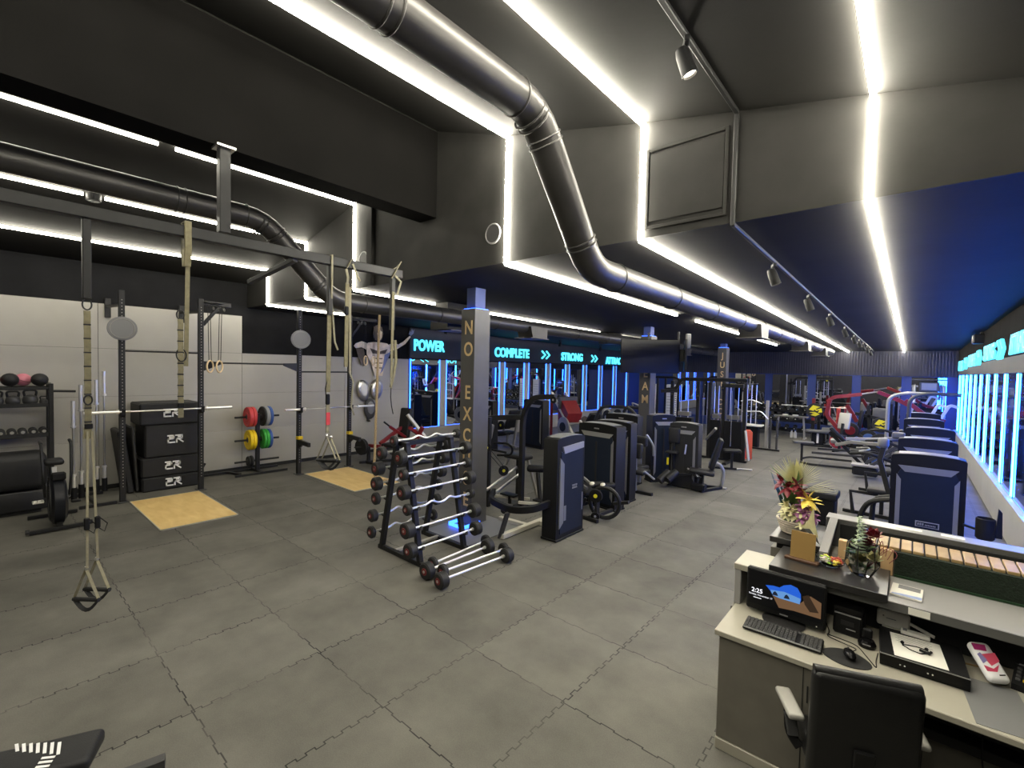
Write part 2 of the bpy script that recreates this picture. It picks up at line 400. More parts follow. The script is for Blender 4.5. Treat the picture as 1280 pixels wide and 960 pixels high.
for i in range(len(fx) - 1):
    w = fx[i + 1] - fx[i] - .30; xc = (fx[i] + fx[i + 1]) / 2
    o = thing('wall_mirror', ['wide mirror on far wall nearest the lit side wall', 'wide far wall mirror in the corner stretch behind the hanging screen', 'wide far wall mirror behind the cable machine', 'wide far wall mirror behind the dumbbell rack', 'wide far wall mirror behind the bench press', 'wide far wall mirror behind the yellow plate machine', 'wide far wall mirror beside the glowing bars'][i], 'mirror', (xc, YF, 1.45), 0, 'mirrors on the far wall')
    MB().box((0, -.012, 0), (w, .02, 2.06)).build('glass', 'mirror', o)
    MB().box((0, -.008, 1.035), (w + .02, .02, .014)).box((0, -.008, -1.035), (w + .02, .02, .014)).build('frame', 'blue_wall', o)

# ------------------------------------------------------------------ glowing bars on the right wall
for k in range(13):
    y = 22.4 - 1.31 * k
    lab = ('glowing cyan bar in the far corner of the right hand wall', 'second', 'third', 'fourth', 'fifth', 'sixth', 'seventh', 'eighth', 'ninth', 'tenth', 'eleventh', 'twelfth', 'thirteenth')
    o = thing('light_bar', 'tall glowing cyan wall bar in the corner by the far wall' if k == 0 else f'tall glowing cyan wall bar, {lab[k]} from the far corner', 'light', (XR, y, 1.62), 0, 'glowing cyan bars')
    MB().box((-.022, 0, 0), (.022, .075, 1.93), .008).build('tube', 'led_bar', o)
    MB().box((-.008, 0, 0), (.012, .16, 1.95)).build('backplate', 'blue_wall', o)
for k in range(13):      # tinted mirror between the bars
    y = 22.4 - 1.31 * k - .655
    o = thing('tinted_mirror', f'dark tinted mirror panel beside glowing bar {k}' if 0 else f'dark blue tinted mirror, {"first" if k == 0 else lab[k]} from the far corner between glowing bars', 'mirror', (XR, y, 1.62), 0, 'tinted mirrors between the bars')
    MB().box((-.006, 0, 0), (.01, 1.13, 1.94)).build('glass', 'dark_mirror', o)
    MB().box((-.006, 0, -.975), (.012, 1.14, .012)).build('light_strip', 'led_blue', o)

# ------------------------------------------------------------------ neon words
def neon(txt, wall, y0, y1, z, label, h=.36):
    """outlined glowing letters along y on a side wall"""
    cu = bpy.data.curves.new('neon', 'FONT'); cu.body = txt; cu.size = h / .69; cu.align_x = 'CENTER'; cu.align_y = 'CENTER'; cu.fill_mode = 'NONE'; cu.bevel_depth = .02; cu.resolution_u = 4; cu.bevel_resolution = 1
    t = bpy.data.objects.new('tmp', cu); COL.objects.link(t); bpy.context.view_layer.update()
    me = bpy.data.meshes.new_from_object(t.evaluated_get(bpy.context.evaluated_depsgraph_get())); bpy.data.objects.remove(t)
    me.materials.clear(); me.materials.append(M['neon'])
    xs = [v.co.x for v in me.vertices]; ys = [v.co.y for v in me.vertices]; cx, cy = (max(xs) + min(xs)) / 2, (max(ys) + min(ys)) / 2
    kx = abs(y1 - y0) / (max(xs) - min(xs)); ky = h / (max(ys) - min(ys))
    for v in me.vertices: v.co = V(((v.co.x - cx) * kx, (v.co.y - cy) * ky, v.co.z))
    left = wall == 'l'
    o = thing('neon_sign', label, 'sign', (XL + .12 if left else XR - .06, (y0 + y1) / 2, z), 0, 'neon signs of the long wall' if left else 'neon signs over the glowing bars')
    e = bpy.data.objects.new('letter_outline', me); COL.objects.link(e); e.parent = o; e.rotation_euler = (PI / 2, 0, PI / 2 if left else -PI / 2)
    c2 = lettering(txt, h / .69, 'neon_tube', o, (-.028 if left else .028, 0, 0), (PI / 2, 0, PI / 2 if left else -PI / 2), .004, 'letter_face')
    xs = [v.co.x for v in c2.data.vertices]; ys = [v.co.y for v in c2.data.vertices]; cx, cy = (max(xs) + min(xs)) / 2, (max(ys) + min(ys)) / 2
    kx = abs(y1 - y0) / (max(xs) - min(xs)); ky = h / (max(ys) - min(ys))
    for v in c2.data.vertices: v.co = V(((v.co.x - cx) * kx, (v.co.y - cy) * ky, v.co.z))
def chevrons(wall, y0, y1, z, label, h=.30):
    left = wall == 'l'; o = thing('neon_sign', label, 'sign', (XL + .12 if left else XR - .06, (y0 + y1) / 2, z), 0, 'neon signs of the long wall' if left else 'neon signs over the glowing bars')
    s = 1 if left else -1; w = abs(y1 - y0) / 2
    for i in (0, 1):
        a = -w + i * w
        MB().tube([(0, s * a, h / 2), (0, s * (a + w * .75), 0), (0, s * a, -h / 2)], .035, 8).build('chevron', 'neon', o)
neon('POWER', 'l', 8.82, 10.05, 3.14, 'glowing blue POWER sign over the first mirrors')
chevrons('l', 10.9, 11.5, 3.1, 'glowing double chevron between POWER and COMPLETE')
neon('COMPLETE', 'l', 12.45, 14.45, 3.07, 'glowing blue COMPLETE sign on the dark fascia')
chevrons('l', 15.3, 15.9, 3.07, 'glowing double chevron between COMPLETE and STRONG')
neon('STRONG', 'l', 16.7, 18.4, 3.05, 'glowing blue STRONG sign on the dark fascia')
chevrons('l', 19.2, 19.8, 3.03, 'glowing double chevron between STRONG and ATTRACTIVE')
neon('ATTRACTIVE', 'l', 20.55, 22.95, 2.98, 'glowing blue ATTRACTIVE sign beside the hanging screen')
neon('POWER', 'r', 22.4, 20.7, 2.9, 'glowing cyan word sign in the corner by far wall', .34)
chevrons('r', 19.9, 19.1, 2.94, 'glowing chevron beside the corner word, over glowing bars')
neon('COMPLETE', 'r', 18.8, 16.7, 2.98, 'glowing cyan COMPLETE sign over the glowing bars', .34)
chevrons('r', 16.2, 15.5, 3.0, 'glowing chevron between two words over glowing bars, farther one', .32)
neon('STRONG', 'r', 14.9, 13.1, 3.05, 'glowing cyan STRONG sign over the glowing bars', .34)
chevrons('r', 12.6, 11.8, 3.04, 'glowing chevron over glowing bars nearest the front desk', .32)
neon('ATTRACTIVE', 'r', 11.2, 9.0, 3.06, 'glowing cyan word over glowing bars nearest the front desk', .34)

# ------------------------------------------------------------------ LED lines
LW = .032
def led_line(label, pieces, m='led'):
    o = thing('led_light_rail', label, 'light', pieces[0][0], 0, 'warm white led lines')
    for a, b in pieces:
        a, b = V(a) - V(pieces[0][0]), V(b) - V(pieces[0][0])
        MB().bar([a, b], LW, .04, 0, (0, 0, 1) if abs((b - a).normalized().z) < .7 else (0, 1, 0)).build('light_tube', m, o)
def down(x, zt, zb=3.73): return ((x, YB - .022, zt - .01), (x, YB - .022, zb))
def hi(x, y0, y1): z = high_z(x) - .034; return ((x, y0, z), (x, y1, z))
def lo(x, y0, y1): return ((x, y0, low_z(y0) - .022), (x, y1, low_z(y1) - .022))
led_line('white led line along the high ceiling nearest the glowing bars', [hi(-.285, -2.3, 4.14), down(-.285, high_z(-.285)), lo(-.285, 4.13, YF - .12)])
led_line('white led line between the round duct and the spotlight track', [hi(-2.0, -2.3, 4.14), down(-2.0, high_z(-2)), lo(-2.0, 4.13, YF - .12)])
led_line('white led line running past the ridge beam side of the duct', [hi(-3.7, -2.3, 4.14), down(-3.7, high_z(-3.7)), lo(-3.7, 4.13, 9.4), lo(-3.7, 10.5, 18.6)])
led_line('white led line just beyond the ridge beam', [hi(-7.05, -2.3, 1.50), hi(-7.05, 1.68, 4.14), down(-7.05, high_z(-7.05)), lo(-7.05, 4.13, 5.85), lo(-7.05, 7.2, 12.1), lo(-7.05, 13.4, 16.2), lo(-7.05, 17.6, 21)], 'led_dim')
led_line('white led line behind the second duct', [hi(-8.75, -2.3, 1.02), hi(-8.75, 1.25, 4.14), down(-8.75, high_z(-8.75)), lo(-8.75, 4.13, 5.0)], 'led_dim')
led_line('white led line nearest the grey wall', [hi(-10.5, -2.3, 4.14), down(-10.5, high_z(-10.5)), lo(-10.5, 4.13, 5.9)], 'led_dim')
o = thing('ceiling_speaker', 'round drum shaped fixture set into the led line', 'light fixture', (-8.75, 1.13, high_z(-8.75)))
MB().cyl((0, 0, .0), (0, 0, -.10), .085, .085, 20).build('body', 'black_paint', o); MB().cyl((0, 0, -.101), (0, 0, -.108), .07, .07, 20).build('lens', 'dark_grey', o)

# ------------------------------------------------------------------ ducts
def duct(label, x, r, zh, zl, y0, y1, yend, ex):
    o = thing('ventilation_duct', label, 'duct', (x, 0, 0))
    path = fillet([(0, -2.4, zh), (0, y0, zh), (0, y1, zl), (0, yend, zl - .10)], .24, 4)
    MB().tube(path, r, 28).build('pipe', 'duct', o)
    u = V((0, y1 - y0, zl - zh)).normalized()
    rings = [((0, -.6, zh), (0, 1, 0)), ((0, 1.55, zh), (0, 1, 0)), ((0, 1.63, zh), (0, 1, 0)), ((0, y0 - .22, zh), (0, 1, 0))]
    rings += [(V((0, y0, zh)) + u * q, u) for q in (.22, .27)] + [(V((0, y1, zl)) - u * q, u) for q in (.30, .25)]
    rings += [(V((0, y0, zh)) + (u * q + V((0, q - .16, 0))) * .5 + V((0, 0, -.045)), (u + V((0, 1, 0))).normalized()) for q in (.10, .04)]
    y = y1 + .5
    while y < yend: rings.append(((0, y, zl - .10 * (y - y1) / (yend - y1)), (0, 1, 0))); y += 1.5
    for c, a in rings: MB().torus(c, a, r + .002, .009, 28, 6).build('joint_ring', 'duct', o)
    for yy in ex:
        zc = zl - .10 * (yy - y1) / (yend - y1)
        MB().prism([(-.30, 0), (.30, 0), (.30, -r - .10), (-.22, -r - .10)], .40, (0, yy, zc), (0, 1, 0)).build('vent_boot', 'duct', o)
        MB().box((0, yy, zc - r - .115), (.46, .66, .02), .004).build('vent_grille', 'duct', o)
    MB().cyl((0, yend, zl - .10), (0, yend + .02, zl - .10), r, r, 28).build('end_cap', 'duct', o)
    return o
duct('thick black round duct that drops from the high ceiling near the spotlight track', -2.40, .140, 4.59, 3.47, 2.98, 3.90, 21.2, (10.0, 15.2, 18.6))
duct('black round duct dropping behind the rig towards the POWER sign', -6.5, .135, 4.36, 3.44, 2.50, 3.46, 21.5, (8.2, 13.0, 17.2))
o = thing('ceiling_box', 'square black boxed duct under the low ceiling before the first pillar', 'duct', (-6.55, 6.25, 0))
MB().prism([(-.36, 3.72), (.42, 3.72), (.42, 3.30), (-.20, 3.22), (-.36, 3.22)], .5, (-.42, 0, 0), (0, 1, 0)).build('housing', 'bulk', o)
MB().box((-.42, .05, 3.21), (.46, .6, .015)).build('vent_grille', 'duct', o)
for i, (yy, ln) in enumerate(((12.75, .55), (16.9, .6))):
    o = thing('ceiling_box', ('square black boxed duct interrupting the led line near STRONG sign', 'square black boxed duct interrupting the led line behind the hanging screen')[i], 'duct', (-7.05, yy, 0))
    MB().box((0, 0, 3.46), (.5, ln, .30), .01).build('housing', 'bulk', o); MB().box((0, 0, 3.30), (.4, ln * .8, .02)).build('vent_grille', 'duct', o)
for i, (xx, zz) in enumerate(((-6.78, 4.20), (-3.92, 4.12))):
    o = thing('duct_outlet', ('round duct outlet in the bulkhead above the overhead rig beam end', 'round duct outlet in the bulkhead beside the led line')[i], 'vent', (xx, YB, zz))
    MB().torus((0, -.012, 0), (0, 1, 0), .115, .012, 24, 8).build('rim', 'grey_trim', o); MB().cyl((0, -.01, 0), (0, -.02, 0), .112, .112, 24).build('damper', 'dark_grey', o)
o = thing('access_panel', 'large rectangular access panel on the bulkhead beside the spotlight track', 'panel', (-1.60, YB, 4.18))
MB().box((0, -.006, .02), (.66, .012, .62), .004).build('hatch', 'bulk', o)
for s in (-1, 1):
    MB().box((s * .35, -.009, .01), (.03, .018, .74), .004).build('rail', 'bulk', o); MB().box((0, -.009, .01 + s * .355), (.67, .018, .03), .004).build('rail', 'bulk', o)

# ------------------------------------------------------------------ spotlight track
o = thing('lighting_track', 'black spotlight track running down the bulkhead and along the ceiling', 'light track', (-1.18, 0, 0))
MB().bar([(0, -2.3, high_z(-1.18) - .02), (0, 4.12, high_z(-1.18) - .02)], .036, .034).build('rail', 'black_steel', o)
MB().bar([(0, 4.13, high_z(-1.18) - .03), (0, 4.13, 3.72)], .036, .034).build('rail', 'black_steel', o)
MB().bar([(0, 4.13, 3.73), (0, 22.8, low_z(22.8) - .02)], .036, .034).build('rail', 'black_steel', o)
def spot(label, loc, yaw, tilt, group=None, rail=True):
    o = thing('track_spotlight', label, 'spotlight', loc, yaw, group)
    MB().box((0, 0, -.05), (.035, .12, .04), .006).build('adapter', 'black_plastic', o)
    MB().tube([(0, 0, -.06), (0, 0, -.16)], .010, 8).build('arm', 'black_plastic', o)
    d = V((math.sin(tilt), 0, -math.cos(tilt))); c = V((0, 0, -.17))
    MB().lathe([(0, -.085), (.036, -.085), (.045, -.05), (.05, .09), (.042, .092), (.042, .06), (0, .06)], c, d, 20).build('lamp_head', 'black_plastic', o)
    MB().cyl(c + d * .066, c + d * .074, .040, .040, 20).build('lens', 'spot_lens', o)
    li = bpy.data.lights.new('spot_beam', 'SPOT'); li.energy = 26; li.spot_size = 1.0; li.spot_blend = .5; li.color = (1, .9, .75); li.shadow_soft_size = .05
    lo_ = bpy.data.objects.new('spot_beam', li); COL.objects.link(lo_); lo_.parent = o; lo_.location = c + d * .11; lo_.rotation_euler = (0, -tilt, 0)
    return o
ys = (5.65, 7.9, 10.2, 12.7, 14.9, 16.4, 17.8, 19.4, 21.0)
spot('black track spotlight close to the camera, hanging before the bulkhead', (-1.18, 3.0, high_z(-1.18) - .012), .5, .35)
for i, y in enumerate(ys):
    spot(('black track spotlight just past the bulkhead' if i == 0 else f'black track spotlight, {ORD[i-1]} past the bulkhead'), (-1.18, y, low_z(y) - .014), .4, .35, 'track spotlights under the low ceiling')
for i, (x, y) in enumerate(((-10.2, 8.9), (-10.2, 14.6), (-10.2, 17.6))):
    spot(('small spotlight by the POWER sign', 'small spotlight before the COMPLETE sign', 'small spotlight before the STRONG sign')[i], (x, y, low_z(y) + .02), 0, -.35, 'wall washer spotlights')

o = thing('wall_speaker', 'small black speaker over the glowing wall signs under the blue lit ceiling', 'speaker', (XR - .12, 15.5, 3.42), 0)
MB().box((0, 0, 0), (.20, .34, .22), .02).build('cabinet', 'black_plastic', o); MB().box((-.102, 0, 0), (.006, .30, .18), .002).build('grille', 'dark_grey', o); MB().box((.06, 0, .13), (.08, .06, .06)).build('bracket', 'black_steel', o)

# ------------------------------------------------------------------ pillars with gold letters
def pillar(label, y, txt, px=-5.4):
    o = thing('pillar', label, 'pillar', (px + .15, y + .17, 0)); o['kind'] = 'structure'
    MB().box((0, 0, 1.72), (.30, .34, 3.36), .004).build('cladding', 'cladding', o)
    MB().box((0, 0, 3.55), (.19, .22, .36)).build('core', 'blue_wall', o)
    for s in (-1, 1): MB().box((s * .12, 0, 3.405), (.02, .28, .012)).build('light_strip', 'led_blue', o)
    MB().box((0, -.13, 3.405), (.22, .02, .012)).build('light_strip', 'led_blue', o)
    z = 3.10
    for ch in txt:
        if ch != ' ':
            lettering(ch, .30, 'gold', o, (.02, -.1725, z), (PI / 2, 0, 0), .003, 'letter', sx=.82, bold=.004)
        z -= .335
    return o
pillar('dark square pillar with gold letters NO EXCUSE', 5.02, 'NO EXCUSE')
pillar('dark square pillar lettered DREAM under the hanging screen', 11.35, 'DREAM')
pillar('dark square pillar with letters JUST DO IT beside the cable station', 17.7, 'JUST DO IT')
o = thing('floor_plate', 'flat steel plate lit blue at the foot of the first pillar', 'plate', (-5.1, 4.98, 0))
MB().prism([(-.42, -.52), (.52, -.52), (.52, .62), (-.42, .62)], .02, (0, 0, .012), (1, 0, 0), (0, 1, 0)).build('sheet', 'grey_trim', o)
for s in (-1, 1): MB().box((-.15 + s * .16, .04, .05), (.015, .36, .05)).build('light_strip', 'led_blue', o)
MB().box((-.15, -.145, .05), (.30, .015, .05)).build('light_strip', 'led_blue', o)

# ------------------------------------------------------------------ screens on the second pillar
def tv(label, loc, rz, w=1.45, h=.83):
    o = thing('television', label, 'television', loc, rz)
    MB().box((0, .03, 0), (w, .05, h), .008).build('housing', 'black_plastic', o)
    MB().box((0, .002, .004), (w - .025, .006, h - .03)).build('screen', 'screen_off', o)
    MB().box((0, .12, 0), (.35, .14, .3), .01).build('bracket', 'black_steel', o)
    MB().bar([(0, .2, .1), (0, .2, .6)], .05, .05).build('hanger', 'black_steel', o)
    return o
tv('large blank black screen hanging before the second pillar', (-4.92, 10.92, 2.86), math.radians(40.8))
tv('second blank screen seen edge on behind the hanging screen', (-4.34, 11.75, 2.90), math.radians(112), 1.0, .78)
o = thing('wall_speaker', 'small pale box speaker beside the hanging screens', 'speaker', (-4.20, 11.45, 3.25), math.radians(40))
MB().box((0, 0, 0), (.11, .10, .36), .012).build('cabinet', 'letter_grey', o); MB().box((0, -.052, 0), (.09, .006, .32)).build('grille', 'dark_grey', o)
# ================================================================== RIG CORNER (left, against the grey wall)
RX = -10.4
o = thing('training_rig', 'tall black four post training rig standing along the grey wall', 'rig', (RX, 0, 0))
PY = (1.69, 2.87, 4.77, 6.0)
for i, y in enumerate(PY):
    mb = MB().bar([(0, y, .01), (0, y, 3.69)], .085, .085, 0, (1, 0, 0))
    p = mb.build('post', 'black_steel', o)
    MB().box((0, y, .008), (.20, .15, .016), .004).build('foot_plate', 'dark_grey', o)
    hb = MB()
    for k in range(60):
        hb.cyl((.0425, y, .28 + k * .055), (.0435, y, .28 + k * .055), .009, .009, 6)
    h = hb.build('hole_row', 'letter_grey', p)
for a, b, z in ((0, 1, 2.65), (1, 2, 2.47), (2, 3, 2.31)):
    MB().tube([(0, PY[a] + .04, z), (0, PY[b] - .04, z)], .017, 10).build('pull_up_bar', 'black_steel', o)
    if a == 1:
        for y, s in ((PY[1], 1), (PY[2], -1)):
            MB().prism([(.04, .03), (.34, .02), (.34, -.03), (.04, -.16)], .05, (0, y, z), (0, s, 0)).build('gusset', 'black_steel', o)
for y in (PY[1], PY[3]):
    ln = .52 if y < 4 else .72
    MB().bar([(0, y + .03, 3.62), (0, y + ln, 3.62)], .07, .08).build('boom_arm', 'black_steel', o)
    MB().bar([(0, y + .04, 3.20), (0, y + .32, 3.58)], .06, .06, 0, (1, 0, 0)).build('brace', 'black_steel', o)
    MB().bar([(.05, y + .19, 3.625), (.22, y + .19, 3.625)], .30, .02).build('strap_plate', 'black_steel', o)
    for q in (.22, .30, .40):
        MB().torus((0, y + q, 3.53), (0, 1, .3), .035, .008, 12, 6).build('carabiner', 'steel', o)
for y in (PY[0], PY[1]):
    MB().bar([(-.03, y, 3.44), (-1.24, y, 3.50)], .05, .05).build('wall_strut', 'black_steel', o)
    MB().box((-1.245, y, 3.47), (.06, .09, .36), .006).build('wall_bracket', 'black_steel', o)
for y in (PY[0], PY[2]):
    d = MB().disc((.075, y, 3.03), (1, -.25, .05), .205, .022, 32).build('target_disc', 'grey_trim', o)
    MB().torus((.088, y - .003, 3.03), (1, -.25, .05), .165, .006, 32, 6).build('ring_mark', 'letter_grey', d)
    MB().cyl((.02, y, 3.03), (.07, y, 3.03), .03, .03, 10).build('hub', 'black_steel', d)
for y, z in ((PY[0], 1.59), (PY[1], 1.59), (PY[2], 1.47), (PY[3], 1.47)):
    MB().prism([(.04, -.10), (.14, -.06), (.15, .05), (.13, .05), (.125, -.025), (.04, -.03)], .05, (0, y, z), (1, 0, 0)).build('bar_hook', 'black_plastic', o)
for y in (PY[2], PY[3]):
    a = MB().bar([(.03, y, .74), (.50, y, .72)], .06, .09).build('spotter_arm', 'black_steel', o)
    MB().prism([(.04, -.15), (.22, -.04), (.04, -.04)], .04, (0, y, .74)).build('web', 'black_steel', a)
    MB().box((.03, y, .83), (.13, .11, .07), .008).build('pin_block', 'yellow', a)

def barbell(label, loc, rz=0, group=None, ln=2.2, vertical=False):
    """olympic bar along local y (or z when standing)"""
    o = thing('olympic_barbell', label, 'barbell', loc, rz, group)
    ax = V((0, 0, 1)) if vertical else V((0, 1, 0)); h = ln / 2
    MB().cyl(ax * -(h - .44), ax * (h - .44), .0145, None, 12).build('shaft', 'steel', o)
    for s in (-1, 1):
        MB().cyl(ax * s * (h - .42), ax * s * h, .026, None, 14).build('sleeve', 'chrome', o)
        MB().cyl(ax * s * (h - .455), ax * s * (h - .42), .038, None, 14).build('collar', 'chrome', o)
    return o
barbell('chrome barbell racked on the first two rig posts before the black boxes', (RX + .099, 2.28, 1.594))
barbell('chrome barbell racked on the far pair of rig posts', (RX + .099, 5.52, 1.474))

# overhead hanging beam and its drop posts
o = thing('overhead_beam', 'long black rig beam hung under the ceiling ridge beam', 'beam', (-5.0, 0, 0))
MB().bar([(0, -2.3, 3.655), (0, 3.58, 3.655)], .085, .10).build('beam', 'black_steel', o)
MB().bar([(0, 1.57, 3.72), (0, 1.57, 4.50)], .095, .095, 0, (1, 0, 0)).build('hanger_post', 'black_steel', o)
MB().box((0, 1.57, 4.505), (.16, .16, .02)).build('top_plate', 'steel', o)
MB().bar([(-.02, 2.25, 3.60), (-.7, 2.05, 3.40)], .06, .05).build('side_brace', 'dark_grey', o)

def strap_seg(mb, a, b, w=.045, t=.006):
    return mb.bar([a, b], w, t, 0, (1, 0, 0), .001)
def web_loop(c, w, h):
    return [V(c) + V((0, w * math.cos(2 * PI * i / 20), h * math.sin(2 * PI * i / 20))) for i in range(20)]
def trainer_handle(o, y, zt, flip=1, s=1.0):
    """triangle strap, foam grip and foot loop hanging at (0, y, zt)"""
    h = MB()
    for k in (-1, 1): h.bar([(0, y, zt), (k * .062 * s, y + k * .05 * s, zt - .19 * s)], .022, .004, 0, (1, .4, 0), .001)
    hd = h.build('handle', 'webbing_tan', o)
    MB().cyl((-.066 * s, y - .054 * s, zt - .20 * s), (.066 * s, y + .054 * s, zt - .20 * s), .017, None, 12).build('grip', 'rubber', hd)
    MB().bar([(-.06 * s + .12 * s * i / 8, y + (-.05 + .10 * i / 8) * s, zt - .20 * s - .07 * s * math.sin(PI * i / 8)) for i in range(9)], .03, .005, 0, (1, 0, 0), .001).build('foot_loop', 'rubber', hd)
    MB().ball((0, y, zt + .005), .017, 10).build('ring', 'steel', hd)
def drop(o, z0, z1): MB().bar([(0, 0, z0), (0, 0, z1)], .055, .055, 0, (1, 0, 0)).build('hanger_tube', 'black_steel', o)
def anchor(o, z0, z1, n, y=0, x=.0, m='webbing'):
    """daisy chain of stitched loops"""
    mb = MB(); st = MB(); dz = (z0 - z1) / n
    for i in range(n):
        a = z0 - i * dz; bul = .012
        mb.bar([(x, y, a), (x + bul, y, a - dz * .5), (x, y, a - dz * .97)], .042, .007, 0, (1, 0, 0), .001)
        st.box((x, y, a - dz * .985), (.018, .044, .010))
    p = mb.build('anchor_strap', m, o); st.build('stitching', 'matte_black', p)['kind'] = 'stuff'
def clip(o, z, y=0, x=0, s=1): MB().torus((x, y, z), (1, 0, 0), .028 * s, .006, 16, 6, 1.5).build('carabiner', 'black_steel', o)

o = thing('suspension_trainer', 'olive suspension trainer hanging to the floor before the bike', 'suspension trainer', (-5.0, .6, 0))
drop(o, 3.60, 2.98); clip(o, 2.93); anchor(o, 2.88, 1.88, 9)
MB().box((.03, 0, 1.96), (.02, .05, .04), .004).build('buckle', 'black_plastic', o); clip(o, 2.17, 0, .012, .9)
strap_seg(MB(), (.02, -.005, 1.95), (.03, -.01, 1.86)).build('strap_tail', 'webbing', o)
for s, y, zt in ((-1, -.02, .80), (1, .045, .86)):
    strap_seg(MB(), (.04, y * .4, 1.92), (.05, y, zt + .02), .017, .004).build('strap', 'webbing_tan', o)
    MB().box((.05, y, 1.18), (.035, .035, .10), .008).build('cam_buckle', 'black_plastic', o)
    MB().tube([(.05, y, 1.14), (.07, y + .04, 1.10), (.06, y + .06, 1.16), (.05, y + .01, 1.22)], .004, 6).build('strap_loop', 'black_plastic', o)
    trainer_handle(o, y, zt, 1, 1.25)
o = thing('suspension_trainer', 'olive daisy chain strap hanging before the stacked black boxes', 'suspension trainer', (-5.0, 1.27, 0))
MB().bar([(.048, .0, 3.74), (.052, .0, 3.50), (.02, 0, 3.35)], .055, .02, 0, (1, 0, 0)).build('beam_wrap', 'webbing', o)
MB().bar([(-.052, .0, 3.74), (-.052, .0, 3.45), (-.02, 0, 3.35)], .055, .02, 0, (1, 0, 0)).bar([(-.055, 0, 3.738), (.055, 0, 3.738)], .055, .012, 0).build('beam_wrap', 'webbing_tan', o)
strap_seg(MB(), (0, .01, 3.37), (0, -.005, 2.45), .035).build('hang_strap', 'webbing', o)
clip(o, 2.91, -.05, .01); anchor(o, 2.87, 1.98, 9, -.05, .012); MB().box((.03, -.05, 2.10), (.02, .05, .04), .004).build('buckle', 'black_plastic', o)
MB().torus((.02, -.045, 2.55), (1, 0, .2), .038, .005, 16, 6, 1.5).build('loop', 'black_plastic', o)
o = thing('suspension_trainer', 'tan suspension trainer with red band, handles level with the racked bar', 'suspension trainer', (-5.0, 2.63, 0))
MB().bar([(.05, 0, 3.71), (.053, 0, 3.5), (.02, .015, 3.2), (.012, .06, 2.75), (.01, .10, 2.66)], .022, .008, 0, (1, 0, 0)).build('beam_strap', 'webbing_tan', o)
MB().bar([(-.055, 0, 3.712), (.055, 0, 3.712)], .022, .008, 0).build('beam_strap', 'webbing_tan', o)
drop(o, 3.60, 3.05)
strap_seg(MB(), (0, 0, 3.05), (0, -.01, 2.18), .05, .012).build('main_strap', 'webbing', o)
MB().box((0, -.012, 2.10), (.03, .05, .12), .01).build('cam_buckle', 'black_plastic', o); MB().tube([(0, -.03, 2.10), (.01, -.045, 2.22), (.0, -.02, 2.32)], .006, 6).build('strap_loop', 'black_plastic', o)
strap_seg(MB(), (0, -.01, 2.04), (0, -.01, 1.72), .042, .01).build('band', 'webbing_tan', o)
MB().box((.008, -.01, 1.88), (.008, .046, .14)).build('red_band', 'red_rubber', o)
for y in (-.02, .03): trainer_handle(o, y, 1.68 - (.02 if y > 0 else 0), 1, 1.35)
o = thing('suspension_trainer', 'olive strap knotted round the beam above the far rig post', 'suspension trainer', (-5.0, 2.86, 0))
MB().bar([(.05, -.05, 3.60), (.055, 0, 3.70), (.02, .05, 3.72), (-.05, .02, 3.70)], .03, .008).bar([(.05, -.06, 3.59), (.04, -.03, 3.50), (.01, -.02, 3.42)], .03, .008, 0, (1, 0, 0)).bar([(.05, .02, 3.66), (.05, .09, 3.52), (.03, .13, 3.48)], .028, .007, 0, (1, 0, 0)).build('beam_knot', 'webbing_tan', o)
strap_seg(MB(), (.01, -.02, 3.44), (.01, -.03, 2.47), .045, .012).build('hang_strap', 'webbing', o); MB().box((.01, -.03, 3.12), (.04, .05, .1), .01).build('cam_buckle', 'black_plastic', o)
strap_seg(MB(), (.0, .02, 3.40), (.0, .03, 2.4), .03, .006).build('strap', 'webbing_tan', o)
MB().bar([(0, .02, 2.42), (0, .07, 2.30), (0, .05, 2.0), (0, .09, 1.90)], .02, .005, 0, (1, 0, 0)).build('strap_tail', 'webbing_tan', o)
o = thing('suspension_trainer', 'olive strap at the beam end beside the long rope', 'suspension trainer', (-5.0, 3.46, 0))
MB().bar([(.05, -.05, 3.58), (.06, .03, 3.72), (.04, .09, 3.80), (-.02, .07, 3.74), (-.05, 0, 3.70)], .035, .010).bar([(.05, .0, 3.62), (.04, .10, 3.56), (.02, .06, 3.40)], .03, .009, 0, (1, 0, 0)).build('beam_knot', 'webbing_tan', o)
drop(o, 3.60, 2.95)
strap_seg(MB(), (.035, -.01, 3.42), (.03, -.02, 2.35), .035, .010).build('main_strap', 'webbing', o)
MB().bar([(0, .05, 2.82), (.01, .06, 2.55), (.01, .03, 2.38), (.0, -.005, 2.22)], .04, .012, 0, (1, 0, 0)).build('folded_strap', 'webbing', o)
MB().bar([(.03, -.03, 2.42), (.02, -.02, 2.30), (0, .01, 2.2)], .02, .006, 0, (1, 0, 0)).build('strap', 'webbing_tan', o)
MB().tube([(0, 0, 2.22), (0, -.005, 2.10), (0, .01, 1.98), (0, .035, 1.88)], .006, 6).build('strap_tail', 'rubber', o)

o = thing('climbing_rope', 'thick pale climbing rope hanging by the rig and curling at the floor', 'rope', (-8.5, 5.55, 0))
pts = [(0, .03, 3.7)] + [(0, .03 - .09 * t, 3.7 - 3.4 * t) for t in (.25, .5, .75, .9)] + [(0, -.07, .22), (.03, -.02, .10), (.06, .10, .050), (.05, .30, .046)]
MB().tube(fillet(pts, .2, 4), .026, 10).build('rope', 'rope', o); MB().bar([(0, .03, 3.72), (0, .03, 3.66)], .07, .07).build('rope_clamp', 'black_steel', o)

